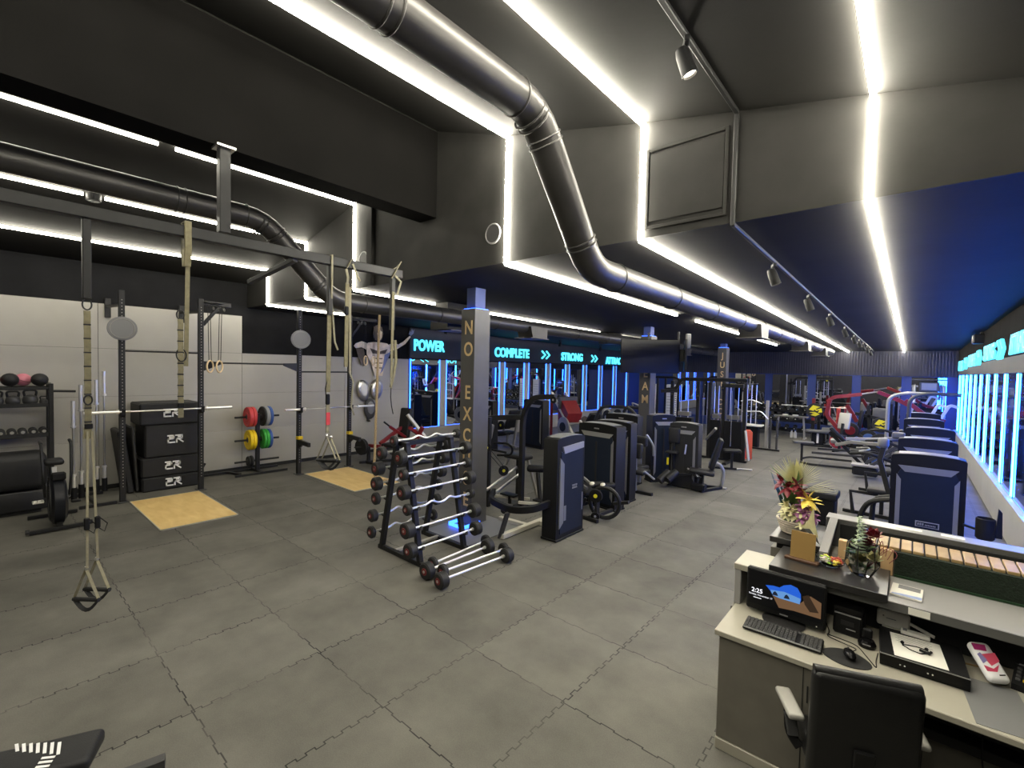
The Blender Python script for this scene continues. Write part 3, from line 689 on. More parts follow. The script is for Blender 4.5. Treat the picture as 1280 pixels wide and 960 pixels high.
for nm, (x, y0, y1, zt, zb) in {'pair of pale wooden gym rings hanging from the boom at the second post': (-10.23, 2.98, 3.14, 3.60, 2.40), 'pale gym rings hanging before the mural by the last post': (-10.23, 6.33, 6.55, 3.60, 2.60)}.items():
    for q, y in enumerate((y0, y1)):
        o = thing('gym_ring', (('first ' if q == 0 else 'second ') + nm).replace('pair of pale wooden gym rings', 'pale wooden gym ring').replace('gym rings', 'gym ring'), 'gym ring', (x, y, zb))
        MB().torus((0, 0, 0), ((.68, .73, 0) if y < 4 else (.8, .6, 0)), .112, .015, 28, 8).build('hoop', 'wood_ring', o)
        for k in (-.02, .02): MB().bar([(0, k, .11), (0, k + .02 * (1 if q else -1), zt - zb - .0)], .012, .003, 0, (1, 0, 0), .001).build('strap', 'black_plastic', o)

# ------------------------------------------------------------------ lifting platforms
for i, (x0, x1, y0, y1) in enumerate(((-10.28, -8.25, 1.77, 2.80), (-10.28, -8.2, 4.86, 5.92))):
    o = thing('lifting_platform', ('pale plywood lifting platform set in the floor before the black boxes', 'pale plywood lifting platform beside the hanging rope')[i], 'platform', ((x0 + x1) / 2, (y0 + y1) / 2, 0))
    MB().box((0, 0, .008), (x1 - x0, y1 - y0, .012)).build('panel', 'osb', o)
    e = MB()
    for s in (-1, 1): e.box((s * (x1 - x0) / 2, 0, .008), (.012, y1 - y0 + .012, .016)); e.box((0, s * (y1 - y0) / 2, .008), (x1 - x0 + .012, .012, .016))
    e.build('edge', 'cream', o)

# ------------------------------------------------------------------ plyo boxes: four stacked black soft boxes
def logo(o, c, s=1.0, normal='x'):
    """white block monogram, drawn as bars in the y/z plane"""
    mb = MB(); t = .022 * s
    segs = [(-.10, .055, -.02, .055), (-.02, .055, -.02, .002), (-.10, .002, -.02, .002), (-.10, .002, -.10, -.06), (-.10, -.06, -.01, -.06), (-.075, .028, -.045, .028),
            (.01, .055, .10, .055), (.10, .055, .10, .0), (.02, .0, .10, .0), (.02, .0, .02, -.06), (.05, -.01, .11, -.06), (.045, .03, .07, .03)]
    for a, b, c2, d in segs:
        p, q = V((0, a * s, b * s)), V((0, c2 * s, d * s)); e = (q - p).normalized() * t * .5
        mb.bar([p - e, q + e], t, .004, 0, (1, 0, 0), 0)
    l = mb.build('emblem', 'white_print', o); l.location = c; return l
zb = 0.0
for nm, h, w, dy in (('thinnest black soft plyo box at the bottom of the stack', .27, .98, .0), ('black soft plyo box second from the bottom of the stack', .37, .98, -.01), ('tallest black soft plyo box, third in the stack', .62, .95, .03), ('black soft plyo box on top of the stack', .42, .98, -.03)):
    o = thing('plyo_box', nm, 'plyo box', (-11.22, 2.53 + dy, zb + .001))
    MB().box((0, 0, h / 2), (.78, w, h - .004), .025).build('body', 'vinyl', o)
    MB().box((.392, 0, h - .03), (.004, w - .06, .012)).build('lid_seam', 'matte_black', o)
    for s in (-1, 1): MB().box((.392, s * (w / 2 - .035), h / 2), (.004, .012, h - .07)).build('corner_seam', 'matte_black', o)
    logo(o, (.394, .0, h * .55), 1.15)
    zb += h
o = thing('exercise_mat', 'thick black folded mat leaning between the boxes and first rig post', 'mat', (-11.28, 1.90, 0), 0)
a = MB().at((0, 0, .005), (math.radians(7), 0, 0)).box((0, 0, .60), (.72, .10, 1.18), .02).build('panel', 'vinyl', o)
MB().at((0, -.0, .01), (math.radians(3.4), 0, 0)).box((0, .10, .62), (.70, .05, 1.22), .015).build('fold', 'rubber', o)

# ------------------------------------------------------------------ kettlebell and ball rack
o = thing('storage_rack', 'black tiered storage rack of balls and kettlebells on the grey wall', 'rack', (-11.36, 0, 0))
for y in (-.95, .87):
    for x in (-.20, .20): MB().bar([(x, y, .01), (x, y, 2.06)], .06, .06, 0, (1, 0, 0)).build('upright', 'black_steel', o)
    MB().bar([(-.20, y, 2.03), (.20, y, 2.03)], .05, .05).build('end_bar', 'black_steel', o)
for x in (-.20, .20): MB().bar([(x, -.93, 1.98), (x, .85, 1.98)], .04, .05).build('ball_rail', 'black_steel', o)
for z in (1.68, 1.17, .40):
    MB().box((0, -.04, z), (.42, 1.76, .03), .006).build('shelf', 'black_steel', o)
    MB().box((.205, -.04, z + .02), (.012, 1.76, .06)).build('lip', 'black_steel', o)
MB().tube([(.20, .90, 1.93), (.20, 1.18, 1.92)], .02, 8).build('peg', 'black_steel', o)
for i, (y, m, r, nm) in enumerate(((.17, 'red_rubber', .13, 'dark red medicine ball at the near end of the rack top'), (.43, 'vinyl', .135, 'charcoal medicine ball between the red and pink balls'), (.56, 'pink', .13, 'pink medicine ball on the rack top'), (.75, 'rubber', .135, 'black medicine ball at the end post of the rack top'))):
    o = thing('medicine_ball', nm, 'ball', (-11.36 + (0 if i != 2 else -.17), y - (.03 if i == 1 else 0), 2.035 + r * .62))
    MB().ball((0, 0, 0), r * .82, 20).build('ball', m, o); MB().torus((0, 0, 0), (.2, .4, 1), r * .818, .004, 28, 6).build('seam', 'black_plastic', o)
def kettlebell(label, loc, r, group):
    o = thing('kettlebell', label, 'kettlebell', loc, 0, group)
    MB().lathe([(0, 0), (r * .62, 0), (r * .92, r * .35), (r, r * .85), (r * .86, r * 1.4), (r * .4, r * 1.72), (0, r * 1.78)], (0, 0, 0), (0, 0, 1), 20).build('bell', 'dark_grey', o)
    MB().tube(fillet([(0, -r * .62, r * 1.35), (0, -r * .85, r * 2.5), (0, r * .85, r * 2.5), (0, r * .62, r * 1.35)], r * .5, 4), r * .17, 10).build('handle', 'black_steel', o)
for y, r, nm in ((.24, .092, 'black kettlebell on the upper shelf, farthest from the end post'), (.43, .092, 'black kettlebell on the upper shelf, third from the end post'), (.63, .098, 'largest black kettlebell on the upper shelf'), (.79, .055, 'smallest black kettlebell at the end of the upper shelf')):
    kettlebell(nm, (-11.30, y, 1.697), r, 'kettlebells on the upper shelf')
for k in range(6):
    o = thing('dumbbell', f'black round dumbbell on the middle shelf, {("at the end post", "second from the end post", "third from the end post", "fourth from the end post", "fifth from the end post", "sixth from the end post")[k]}', 'dumbbell', (-11.34, .785 - k * .125, 1.187 + .058), 0, 'dumbbells on the middle shelf')
    for s in (-1, 1): MB().disc((s * .10, 0, 0), (1, 0, 0), .056, .075, 16, .01).build('head', 'rubber', o); 
    MB().disc((.140, 0, 0), (1, 0, 0), .026, .006, 12).build('end_cap', 'steel', o); MB().cyl((-.08, 0, 0), (.08, 0, 0), .015).build('grip', 'steel', o)
o = thing('padded_block', 'large black padded foam block with rounded corner before the storage rack', 'foam block', (-10.82, -.1, 0))
MB().pad((0, 0, .675), (.52, 1.76, .60), .12, 4).build('upper_cushion', 'vinyl', o)
MB().pad((0, 0, .215), (.56, 1.78, .30), .03, 2).build('lower_cushion', 'vinyl', o)
MB().box((.285, 0, .37), (.006, 1.7, .012)).build('piping', 'grey_vinyl', o); MB().box((0, 0, .035), (.40, 1.6, .06)).build('plinth', 'matte_black', o)

# ------------------------------------------------------------------ standing barbells in a floor holder
o = thing('bar_holder', 'black floor holder for upright barbells beside the first rig post', 'holder', (-10.85, 1.30, 0))
MB().bar([(.50, -.18, .03), (.50, .30, .03)], .05, .05).build('base_rail', 'black_steel', o); MB().bar([(-.45, -.28, .03), (-.45, .25, .03)], .05, .05).build('base_rail', 'black_steel', o)
MB().bar([(-.45, 0, .03), (.50, .05, .03)], .05, .05).build('spine', 'black_steel', o)
CUPS = ((-.40, .27), (-.38, .16), (-.10, -.08), (.12, -.20))
for x, y in CUPS: MB().lathe([(.034, .30), (.040, .30), (.040, .06), (0, .06), (0, .075), (.034, .075)], (x, y, 0), (0, 0, 1), 14).build('cup', 'black_plastic', o)
for i, (x, y) in enumerate(CUPS):
    barbell(('chrome barbell standing in the holder against the wall', 'second chrome barbell standing in the holder by the wall', 'chrome barbell standing mid holder behind the olive strap', 'chrome barbell standing in the holder nearest the bike')[i], (-10.85 + x, 1.30 + y, .077 + (1.1, 1.02, .98, .85)[i]), 0, 'barbells standing in the holder', (2.2, 2.04, 1.96, 1.7)[i], True)

# ------------------------------------------------------------------ air bike seen from the front
o = thing('air_bike', 'black fan exercise bike with bright pedal before the storage rack', 'exercise bike', (-9.55, .80, 0), 0)
MB().disc((0, 0, .39), (0, 1, .0), .33, .17, 40, .05).build('fan_cage', 'black_plastic', o)
cg = MB()
for q in range(8): cg.torus((0, 0, .39), (0, 1, 0), .05 + q * .036, .004, 32, 5)
for s in (-1, 1):
    r = MB()
    for q in range(7): r.torus((0, s * .089, .39), (0, 1, 0), .06 + q * .036, .004, 32, 5)
    r.build('grille', 'dark_grey', o)
MB().lathe([(.27, -.09), (.345, -.055), (.345, .055), (.27, .09)], (0, 0, .39), (0, 1, 0), 40).build('rim_guard', 'smoke', o)
for x, ln in ((.28, .62), (-.62, .56)):
    MB().bar([(x, -ln / 2, .04), (x, ln / 2, .04)], .06, .05).build('stabilizer', 'black_steel', o)
MB().bar([(.28, 0, .05), (.10, 0, .12), (-.25, 0, .20), (-.62, 0, .05)], .07, .06, .15).build('frame', 'black_steel', o)
MB().bar([(-.32, 0, .20), (-.42, 0, .82)], .06, .06, 0, (1, 0, 0)).build('seat_post', 'steel', o)
MB().pad((-.44, 0, .90), (.28, .22, .09), .04).build('seat', 'vinyl', o)
for s in (-1, 1):
    a = MB().tube(fillet([(.0, s * .13, .45), (.02, s * .15, .75), (-.10, s * .16, 1.22), (-.22, s * .16, 1.24)], .10, 4), .017, 10).build('handle_arm', 'black_steel', o)
    MB().cyl((-.12, s * .16, 1.225), (-.26, s * .16, 1.242), .021, None, 10).build('grip', 'rubber', a)
    c = MB().bar([(-.18, s * .11, .36), (-.18 + s * .15, s * .13, .36 - s * -.06)], .03, .03, 0, (0, 1, 0)).build('crank', 'black_steel', o)
pd = MB()
for a, b in (((-.04, -.05), (.06, -.05)), ((.06, -.05), (.06, .05)), ((.06, .05), (-.04, .05)), ((-.04, .05), (-.04, -.05)), ((-.04, 0), (.06, 0))): pd.bar([(a[0] - .05, -.20 + a[1], .39), (b[0] - .05, -.20 + b[1], .39)], .02, .03)
pd.build('pedal', 'white', o); MB().box((-.05, .21, .33), (.10, .10, .03), .006).build('pedal', 'black_plastic', o)
for s in (-1, 1): MB().cyl((.28, s * .31, .055), (.28, s * .35, .055), .035, None, 12).build('wheel', 'rubber', o)
MB().box((.15, 0, .77), (.08, .16, .12), .02).build('console', 'black_plastic', o)

# ------------------------------------------------------------------ bumper plate tree
TX, TY = -11.25, 4.22
o = thing('plate_tree', 'black weight plate tree holding coloured plates against the grey wall', 'plate rack', (TX, TY, 0))
MB().bar([(0, 0, .03), (0, 0, 1.34)], .08, .08, 0, (1, 0, 0)).build('upright', 'black_steel', o)
for s in (-1, 1): MB().bar([(s * .27, -.55, .025), (s * .27, .55, .025)], .05, .05).build('foot', 'black_steel', o)
MB().bar([(-.27, 0, .03), (.27, 0, .03)], .06, .05).build('foot_bridge', 'black_steel', o)
for z in (1.27, .75, .27):
    for s in (-1, 1): MB().cyl((0, s * .04, z), (0, s * .47, z), .0225, None, 14).build('peg', 'black_steel', o)
def plate(label, loc, r, t, m, axis=(0, 1, 0), cat='weight plate', group=None, ring=True):
    o = thing('weight_plate', label, cat, loc, 0, group); a = V(axis)
    h = t / 2; hole = .024
    MB().lathe([(hole, -h), (r * .42, -h), (r * .46, -h + .008), (r * .80, -h + .008), (r * .84, -h), (r - .012, -h), (r, -h + .012), (r, h - .012), (r - .012, h), (r * .84, h), (r * .80, h - .008), (r * .46, h - .008), (r * .42, h), (hole, h), (hole, -h)], (0, 0, 0), a, 36).build('disc', m, o)
    for s in (-1, 1): MB().lathe([(hole, -.002), (.06, -.002), (.06, .001), (hole, .001)], a * (s * h), a * s, 20).build('hub', 'dark_grey', o)
    return o
GP = 'bumper plates on the plate tree'
for z, s, pl in ((1.27, -1, (('red', .075), ('red', .085))), (1.27, 1, (('rubber', .05), ('grey_rubber', .08), ('blue', .07))), (.75, -1, (('yellow', .07), ('yellow', .07))), (.75, 1, (('green', .06), ('green', .065), ('blue', .065)))):
    y = .075
    for i, (m, t) in enumerate(pl):
        mm = 'red_rubber' if m == 'red' else m
        pos = ('next to the post', 'second from the post', 'third from the post')[i]
        col = {'red': 'red', 'rubber': 'black', 'grey_rubber': 'grey', 'blue': 'blue', 'yellow': 'yellow', 'green': 'green'}[m]
        plate(f'{col} bumper plate on the {"upper" if z > 1 else "middle"} peg, {pos}', (TX, TY + s * (y + t / 2), z), .225, t - .003, mm, (0, 1, 0), 'weight plate', GP)
        y += t
for k in (0, 1): plate(('small black plate on the lowest peg against the post', 'small black plate on the lowest peg, outer one')[k], (TX, TY - .13 - k * .06, .27), .11 + .01 * (1 - k), .05, 'rubber', (0, 1, 0), 'weight plate', 'small plates on the lowest peg')

# ------------------------------------------------------------------ oddments on the wall
o = thing('floor_bar_stand', 'low black bar stand on the floor between boxes and plate tree', 'stand', (-11.2, 3.35, 0))
MB().bar([(-.30, -.24, .03), (-.30, .34, .03), (.10, .46, .03)], .06, .05, .1).build('base', 'black_steel', o); MB().bar([(-.30, -.24, .05), (-.30, -.10, .30)], .05, .05, 0, (1, 0, 0)).build('stub', 'black_steel', o)
for i, (y, z, t, g) in enumerate(((7.12, 1.78, .18, 'first'), (7.55, 1.80, -.12, 'second'), (7.34, 1.26, .05, 'third'))):
    o = thing('hanging_pad', ('silver oval pad on the grey wall, nearer the rig', 'silver blue oval pad on the grey wall behind the rope', 'grey oval pad hanging lowest on the grey wall')[i], 'wall pad', (XL + .016, y, z))
    MB().at((.07, 0, 0), (t, 0, 0)).ball((0, 0, 0), .30, 22, (.22, .62, 1.0)).build('shell', ('steel', 'steel', 'dark_grey')[i], o)
    MB().at((.07, 0, 0), (t, 0, 0)).ball((.035, .0, .02), .22, 20, (.20, .55, .9)).build('face', ('white', 'grey_rubber', 'grey_trim')[i], o)
    MB().cyl((0, 0, .1), (.05, 0, .1), .015).build('hook', 'steel', o)
o = thing('wall_hook', 'small black wall hook under the oval pads', 'hook', (XL + .016, 7.30, .98))
MB().prism([(0, .10), (.02, .10), (.05, -.02), (.13, -.06), (.13, -.09), (0, -.08)], .05, (0, 0, 0)).build('hook', 'dark_grey', o)

# mural of a flexing athlete with outstretched arms, flat against the dark band
o = thing('wall_mural', 'mural of a bare chested athlete with arms stretched wide', 'mural', (XL + .082, 7.62, 2.95))
def yz(poly, m, nm, d=.0): return MB().prism(poly, .006, (d, 0, 0), (0, 1, 0), (0, 0, 1)).build(nm, m, o)
SK = mat('mural_skin', (.62, .51, .34), .35, .3, .35, 5); SKD = mat('mural_shade', (.09, .065, .04), .5, 0, .4, 6); SKB = mat('mural_blue_grey', (.16, .19, .33), .5, 0, .3, 5)
yz([(-.44, .10), (-.36, .17), (-.16, .20), (.06, .20), (.26, .18), (.38, .10), (.34, -.18), (.20, -.42), (.12, -.76), (-.14, -.76), (-.24, -.42), (-.40, -.16)], SK, 'torso')
yz([(-.40, .16), (-.56, .20), (-.74, .13), (-.80, .06), (-.74, .0), (-.56, .03), (-.42, -.02)], SK, 'arm'); yz([(.34, .16), (.54, .20), (.68, .16), (.66, .06), (.52, .0), (.36, -.04)], SK, 'arm')
yz([(.64, .16), (.84, .28), (1.06, .46), (1.10, .42), (.90, .20), (.66, .06)], SK, 'forearm')
yz([(-.30, .02), (-.02, -.06), (-.02, -.14), (-.22, -.12)], SKD, 'chest_shade', .005); yz([(.02, -.06), (.28, .02), (.20, -.12), (.02, -.14)], SKD, 'chest_shade', .005)
for z in (-.25, -.38, -.52): yz([(-.14, z), (.12, z), (.10, z - .03), (-.12, z - .03)], SKD, 'abdomen_line', .005)
yz([(.18, -.15), (.40, -.05), (.30, -.25), (.12, -.62), (.04, -.70), (.14, -.40)], SKB, 'flank_shade', .006)
yz([(-.15, .26), (-.21, .42), (-.19, .62), (-.06, .70), (.08, .64), (.13, .45), (.08, .28), (.02, .22)], SKD, 'head', .004)
yz([(-.05, .30), (-.07, .46), (.0, .56), (.09, .50), (.08, .34), (.03, .27)], SK, 'face', .008)
yz([(1.02, .50), (1.06, .62), (1.10, .56), (1.14, .68), (1.17, .60), (1.22, .66), (1.20, .54), (1.10, .46)], SKB, 'hand', .004)
yz([(-.74, .0), (-.66, -.25), (-.52, -.50), (-.42, -.45), (-.46, -.18), (-.50, .0)], SKD, 'arm_shade', .005)
# ================================================================== CENTRE: barbell rack and weight machines
BX = -4.975
o = thing('barbell_rack', 'black A shaped rack of fixed barbells before the lettered pillar', 'rack', (BX, 3.99, 0))
for s in (-1, 1):
    y = s * .37
    for k in (-1, 1): MB().bar([(k * .415, y, .03), (k * .105, y, 1.50)], .07, .06, 0, (1, 0, 0)).build('leg', 'black_steel', o)
    MB().bar([(-.47, y, .03), (.47, y, .03)], .06, .06).build('foot', 'black_steel', o); MB().bar([(-.14, y, 1.49), (.14, y, 1.49)], .06, .05).build('top_link', 'black_steel', o)
MB().bar([(0, -.40, 1.49), (0, .40, 1.49)], .07, .06).build('top_beam', 'black_steel', o)
MB().bar([(-.12, -.36, .05), (-.12, .36, .05)], .05, .04).build('tie_bar', 'tube_grey', o)
LEV = [.235, .475, .71, .92, 1.13, 1.335]
def rackx(z): return .415 - (z - .03) / 1.47 * .31
for k in (-1, 1):
    for s in (-1, 1):
        for z in LEV:
            MB().prism([(.0, -.035), (.085, -.012), (.085, .03), (.07, .03), (.065, .002), (0, -.005)], .03, (k * (rackx(z) + .02), s * .37, z), (k, 0, 0)).build('saddle', 'dark_grey', o)
def ez(mb, ln, r=.014):
    h = ln / 2; mb.tube(fillet([(0, -h, 0), (0, -.24, 0), (0, -.15, .045), (0, -.06, -.01), (0, .06, -.01), (0, .15, .045), (0, .24, 0), (0, h, 0)], .05, 3), r, 10); return mb
def fixed_bar(label, loc, wavy, r, t, tilt=0, group='fixed barbells on the A shaped rack', ln=1.0, rz=0.0):
    o = thing('curl_barbell' if wavy else 'fixed_barbell', label, 'barbell', loc, rz, group)
    o.rotation_euler = (0, tilt, rz)
    if wavy: ez(MB(), ln).build('bar', 'chrome', o)
    else: MB().cyl((0, -ln / 2, 0), (0, ln / 2, 0), .014, None, 12).build('bar', 'chrome', o)
    for s in (-1, 1):
        p = MB().disc((0, s * (ln / 2 + t / 2), 0), (0, 1, 0), r, t, 28, .014).build('weight', 'rubber', o)
        MB().cyl((0, s * (ln / 2 + t), 0), (0, s * (ln / 2 + t + .004), 0), r * .44, r * .40, 20).build('end_ring', 'dull_red', p)
        MB().cyl((0, s * (ln / 2 + t + .004), 0), (0, s * (ln / 2 + t + .008), 0), .017, None, 10).build('end_cap', 'steel', p)
        MB().cyl((0, s * (ln / 2 - .03), 0), (0, s * (ln / 2), 0), .022, None, 12).build('collar', 'chrome', o)
tiers = ('lowest', 'second lowest', 'third lowest', 'fourth', 'fifth', 'topmost')
R_SPEC = [(0, .095, .11), (0, .098, .125), (1, .072, .07), (0, .092, .115), (0, .072, .075), (0, .092, .10)]
L_SPEC = [(1, .082, .06), (1, .082, .09), (1, .082, .065), (1, .088, .10), (1, .09, .12), (1, .085, .08)]
for i, z in enumerate(LEV):
    w, r, t = R_SPEC[i]; fixed_bar(f'{"wavy curl" if w else "straight"} barbell, {tiers[i]} on the pillar facing side of the A rack', (BX + rackx(z) + .072, 4.0, z + .022), w, r, t)
    w, r, t = L_SPEC[i]; fixed_bar(f'wavy curl barbell, {tiers[i]} on the rig facing side of the A rack', (BX - rackx(z) - .072, 4.0, z + .022), w, r, t)
fixed_bar('wavy curl barbell lying on top of the A rack, outer one', (BX + .04, 4.0, 1.545), 1, .066, .06)
for i, (x0, y0, x1, y1, r, t) in enumerate(((-3.93, 3.36, -3.86, 4.46, .092, .11), (-4.10, 3.54, -4.03, 4.58, .085, .07), (-4.22, 3.36, -4.23, 4.52, .10, .10), (-4.36, 3.58, -4.42, 4.66, .082, .06))):
    fixed_bar(('straight barbell on the floor, outermost of four', 'straight barbell on the floor, second from outside', 'straight barbell on the floor, third from outside', 'straight barbell on the floor against the rack foot')[i], ((x0 + x1) / 2, (y0 + y1) / 2 + .03, r + .002), 0, r, t, 0, 'barbells lying on the floor', .93, -math.atan2(x1 - x0, y1 - y0))

# ------------------------------------------------------------------ weight stack towers
def tower(o, c, w=.72, d=.26, h=1.5, rz=0.0, front=True, back=True, shell='black_plastic', panel='navy', badge=True):
    """a shrouded weight stack: c is the centre of its foot, local -y carries the front"""
    mt = Matrix.Translation((c[0], c[1], 0)) @ Matrix.Rotation(rz, 4, 'Z')
    def mb(): b = MB(); b.M = mt; return b
    arch = [(-w / 2, .0)] + [(-w / 2, h - .05), (-w / 2 + .012, h - .030)] + [(w / 2 * k / 5, h - .026 * (k / 5) ** 2) for k in range(-4, 5)] + [(w / 2 - .012, h - .030), (w / 2, h - .05), (w / 2, 0)]
    sh = mb().prism(arch, d, (0, 0, .005)).build('weight_tower', shell, o)
    mb().prism([(a * 1.0, b + .004) for a, b in arch[3:-3]] + [(a * 1.0, b - .012) for a, b in arch[3:-3]][::-1], d * .96, (0, 0, .008)).build('top_cap', 'grey_trim', sh)
    mb().box((0, 0, .02), (w + .03, d + .03, .03), .008).build('skirt', 'black_plastic', sh)
    for s, on in ((-1, front), (1, back)):
        if not on: continue
        e = s * (d / 2 + .004); iw = w - .14
        mb().prism([(-iw / 2, .10), (iw / 2, .10), (iw / 2, h - .27), (iw / 2 - .03, h - .20), (-iw / 2 + .03, h - .20), (-iw / 2, h - .27)], .014, (0, e, 0)).build('panel', panel, sh)
        mb().prism([(-iw / 2, h - .155), (iw / 2, h - .155), (iw / 2 - .07, h - .235), (-iw / 2 + .07, h - .235)], .02, (0, e, 0)).build('brow', 'silver' if s < 0 else 'grey_trim', sh)
        for k in (-1, 1):
            mb().prism([(k * (iw / 2 + .012), .16), (k * (iw / 2 - .035), .24), (k * (iw / 2 - .035), h - .34), (k * (iw / 2 + .012), h - .27)], .018, (0, e, 0)).build('side_trim', 'grey_trim', sh)
        if s < 0:
            mb().box((0, e - .008, h * .46), (.035, .006, h * .66)).build('pin_slot', 'matte_black', sh)
            mb().box((0, e - .012, h - .085), (.11, .006, .022)).build('badge', 'silver', sh)
        elif badge:
            b = mb()
            for q in range(3): b.bar([(-.055 + q * .04, e + .01, .50), (-.025 + q * .04, e + .01, .50)], .004, .007).bar([(-.055 + q * .04, e + .01, .53), (-.025 + q * .04, e + .01, .53)], .004, .007).bar([(-.052 + q * .04, e + .01, .50), (-.028 + q * .04, e + .01, .53)], .004, .007)
            b.build('badge', 'silver', sh)
    return sh
def seatpad(o, c, d, rot=(0, 0, 0), m='vinyl', nm='seat', r=.035): return MB().at(c, rot).pad((0, 0, 0), d, r).build(nm, m, o)
def tubes(o, nm, m, r, *paths, fil=.08):
    for p in paths: x = MB().tube(fillet(p, fil, 4) if len(p) > 2 else p, r, 10).build(nm, m, o)
    return x
def bars(o, nm, m, w, h, *paths, up=(0, 0, 1), fil=0.0):
    for p in paths: x = MB().bar(fillet(p, fil, 4) if fil else p, w, h, 0, up).build(nm, m, o)
    return x
def wheel(o, c, ax, r, t=.03, m='black_plastic', nm='pulley'):
    w_ = MB().disc(c, ax, r, t, 22, .006).build(nm, m, o); MB().disc(c, ax, r * .3, t + .01, 12, .003).build('bolt', 'yellow_paint' if r > .07 else 'silver', w_); return w_

# row machine beside the first pillar
T = thing('weight_machine', 'pulley row machine with tall bent arm and navy tower beside the first pillar', 'weight machine', (-4.6, 5.8, 0))
q = lambda x, y, z: (x + 4.6, y - 5.8, z)
tower(T, (4.6 - 3.92, 0), .72, .25, 1.51, PI / 2, front=False, back=False)
sh = [c for c in T.children if c.name.startswith('weight_tower')][0]
def tpart(nm, m, poly, t=.016, dx=.130): MB().prism(poly, t, (.68 + dx, 0, 0), (0, 1, 0), (0, 0, 1)).build(nm, m, sh)
tpart('panel', 'navy', [(-.27, .10), (.30, .10), (.30, 1.30), (-.27, 1.30)], .012)
tpart('brow', 'silver', [(-.24, 1.37), (.31, 1.40), (.31, 1.31), (-.20, 1.27)], .03)
tpart('side_trim', 'grey_trim', [(-.30, .18), (-.20, .26), (-.20, 1.12), (-.30, 1.22)], .024); tpart('side_trim', 'grey_trim', [(.29, .35), (.31, .35), (.31, .62), (.29, .62)], .024); tpart('side_trim', 'grey_trim', [(-.19, .28), (-.13, .28), (-.13, .5), (-.19, .5)], .02)
b = MB()
for k in range(3): b.prism([(.02 + k * .045, .72), (.058 + k * .045, .72), (.058 + k * .045, .735), (.03 + k * .045, .735), (.058 + k * .045, .765), (.058 + k * .045, .78), (.02 + k * .045, .78), (.02 + k * .045, .765), (.045 + k * .045, .765), (.02 + k * .045, .735)], .006, (.68 + .139, 0, 0), (0, 1, 0), (0, 0, 1))
b.build('badge', 'silver', sh)
bars(T, 'base_beam', 'cream', .08, .07, [q(-4.44, 5.0, .045), q(-4.46, 6.35, .045)], [q(-4.48, 5.62, .04), q(-5.02, 5.60, .04)], [q(-4.44, 5.9, .04), q(-4.05, 5.9, .04)])
bars(T, 'upright', 'black_steel', .085, .085, [q(-5.28, 6.45, .02), q(-5.28, 6.45, 1.55), q(-5.22, 6.45, 1.82), q(-5.02, 6.44, 2.0), q(-4.55, 6.42, 2.03)], up=(0, 1, 0), fil=.18)
MB().box(q(-5.28, 6.45, .015), (.22, .2, .03), .005).build('foot', 'black_steel', T)
wheel(T, q(-4.55, 6.36, 1.98), (0, 1, 0), .06)
bars(T, 'arm', 'black_steel', .07, .09, [q(-5.28, 6.42, 1.62), q(-5.6, 6.30, 1.60), q(-6.0, 5.95, 1.56)], fil=.2)
bars(T, 'guard_rail', 'black_plastic', .06, .10, [q(-5.0, 5.42, .52), q(-4.78, 5.08, .50), q(-4.25, 4.97, .48), q(-4.0, 5.15, .50), q(-3.92, 5.46, .55)], fil=.22)
bars(T, 'brace_plate', 'dark_grey', .10, .03, [q(-4.30, 4.96, .44), q(-4.47, 5.0, .03)], up=(1, 0, 0))
bars(T, 'rail', 'steel', .035, .05, [q(-5.62, 5.9, .34), q(-5.62, 6.72, .62)], [q(-5.5, 5.9, .26), q(-5.5, 6.72, .54)])
bars(T, 'rear_upright', 'black_steel', .07, .07, [q(-5.66, 5.98, .02), q(-5.66, 5.98, 1.62)], up=(0, 1, 0))
seatpad(T, q(-5.70, 6.85, .80), (.52, .30, .085)); bars(T, 'seat_stem', 'black_steel', .06, .06, [q(-5.7, 6.85, .03), q(-5.7, 6.85, .76)], up=(0, 1, 0)); bars(T, 'seat_leg', 'tube_grey', .05, .05, [q(-5.52, 6.92, .76), q(-5.36, 7.05, .03)], [q(-5.9, 6.80, .76), q(-6.05, 6.75, .4)], up=(0, 1, 0))
seatpad(T, q(-5.92, 6.2, 1.28), (.12, .30, .34), (0, .2, .3), 'grey_vinyl', 'chest_pad')
tubes(T, 'handle', 'black_plastic', .02, [q(-5.75, 6.2, 1.12), q(-5.5, 6.3, 1.14), q(-5.42, 6.36, 1.05), q(-5.45, 6.35, .92), q(-5.7, 6.25, .90)], [q(-5.70, 6.1, 1.02), q(-5.40, 6.15, 1.0)])
wheel(T, q(-5.66, 5.92, 1.08), (1, -.6, 0), .085); wheel(T, q(-5.60, 6.32, .62), (1, -.6, 0), .095); wheel(T, q(-4.75, 5.4, .28), (1, -.6, 0), .06)
tubes(T, 'cable', 'rubber', .005, [q(-5.66, 5.95, 1.0), q(-5.60, 6.28, .66)], [q(-5.62, 6.0, 1.02), q(-5.52, 6.30, .66)])
for x, y in ((-5.55, 6.45), (-4.86, 6.55)):
    MB().pad(q(x, y, .165), (.34, .18, .03), .012).build('foot_plate', 'black_plastic', T); bars(T, 'foot_stem', 'black_steel', .05, .05, [q(x, y, .0), q(x, y, .15)], up=(0, 1, 0))
bars(T, 'side_beam', 'cream', .05, .05, [q(-5.95, 6.30, .10), q(-5.2, 6.60, .12)], [q(-5.25, 6.35, .10), q(-4.5, 6.66, .12)])
MB().at(q(-5.18, 6.75, .66), (0, 0, .6)).pad((0, 0, 0), (.34, .2, .12), .05).build('knee_roll', 'black_plastic', T); bars(T, 'stem', 'black_steel', .06, .06, [q(-5.12, 6.72, .6), q(-4.9, 6.55, .02)], up=(0, 1, 0))

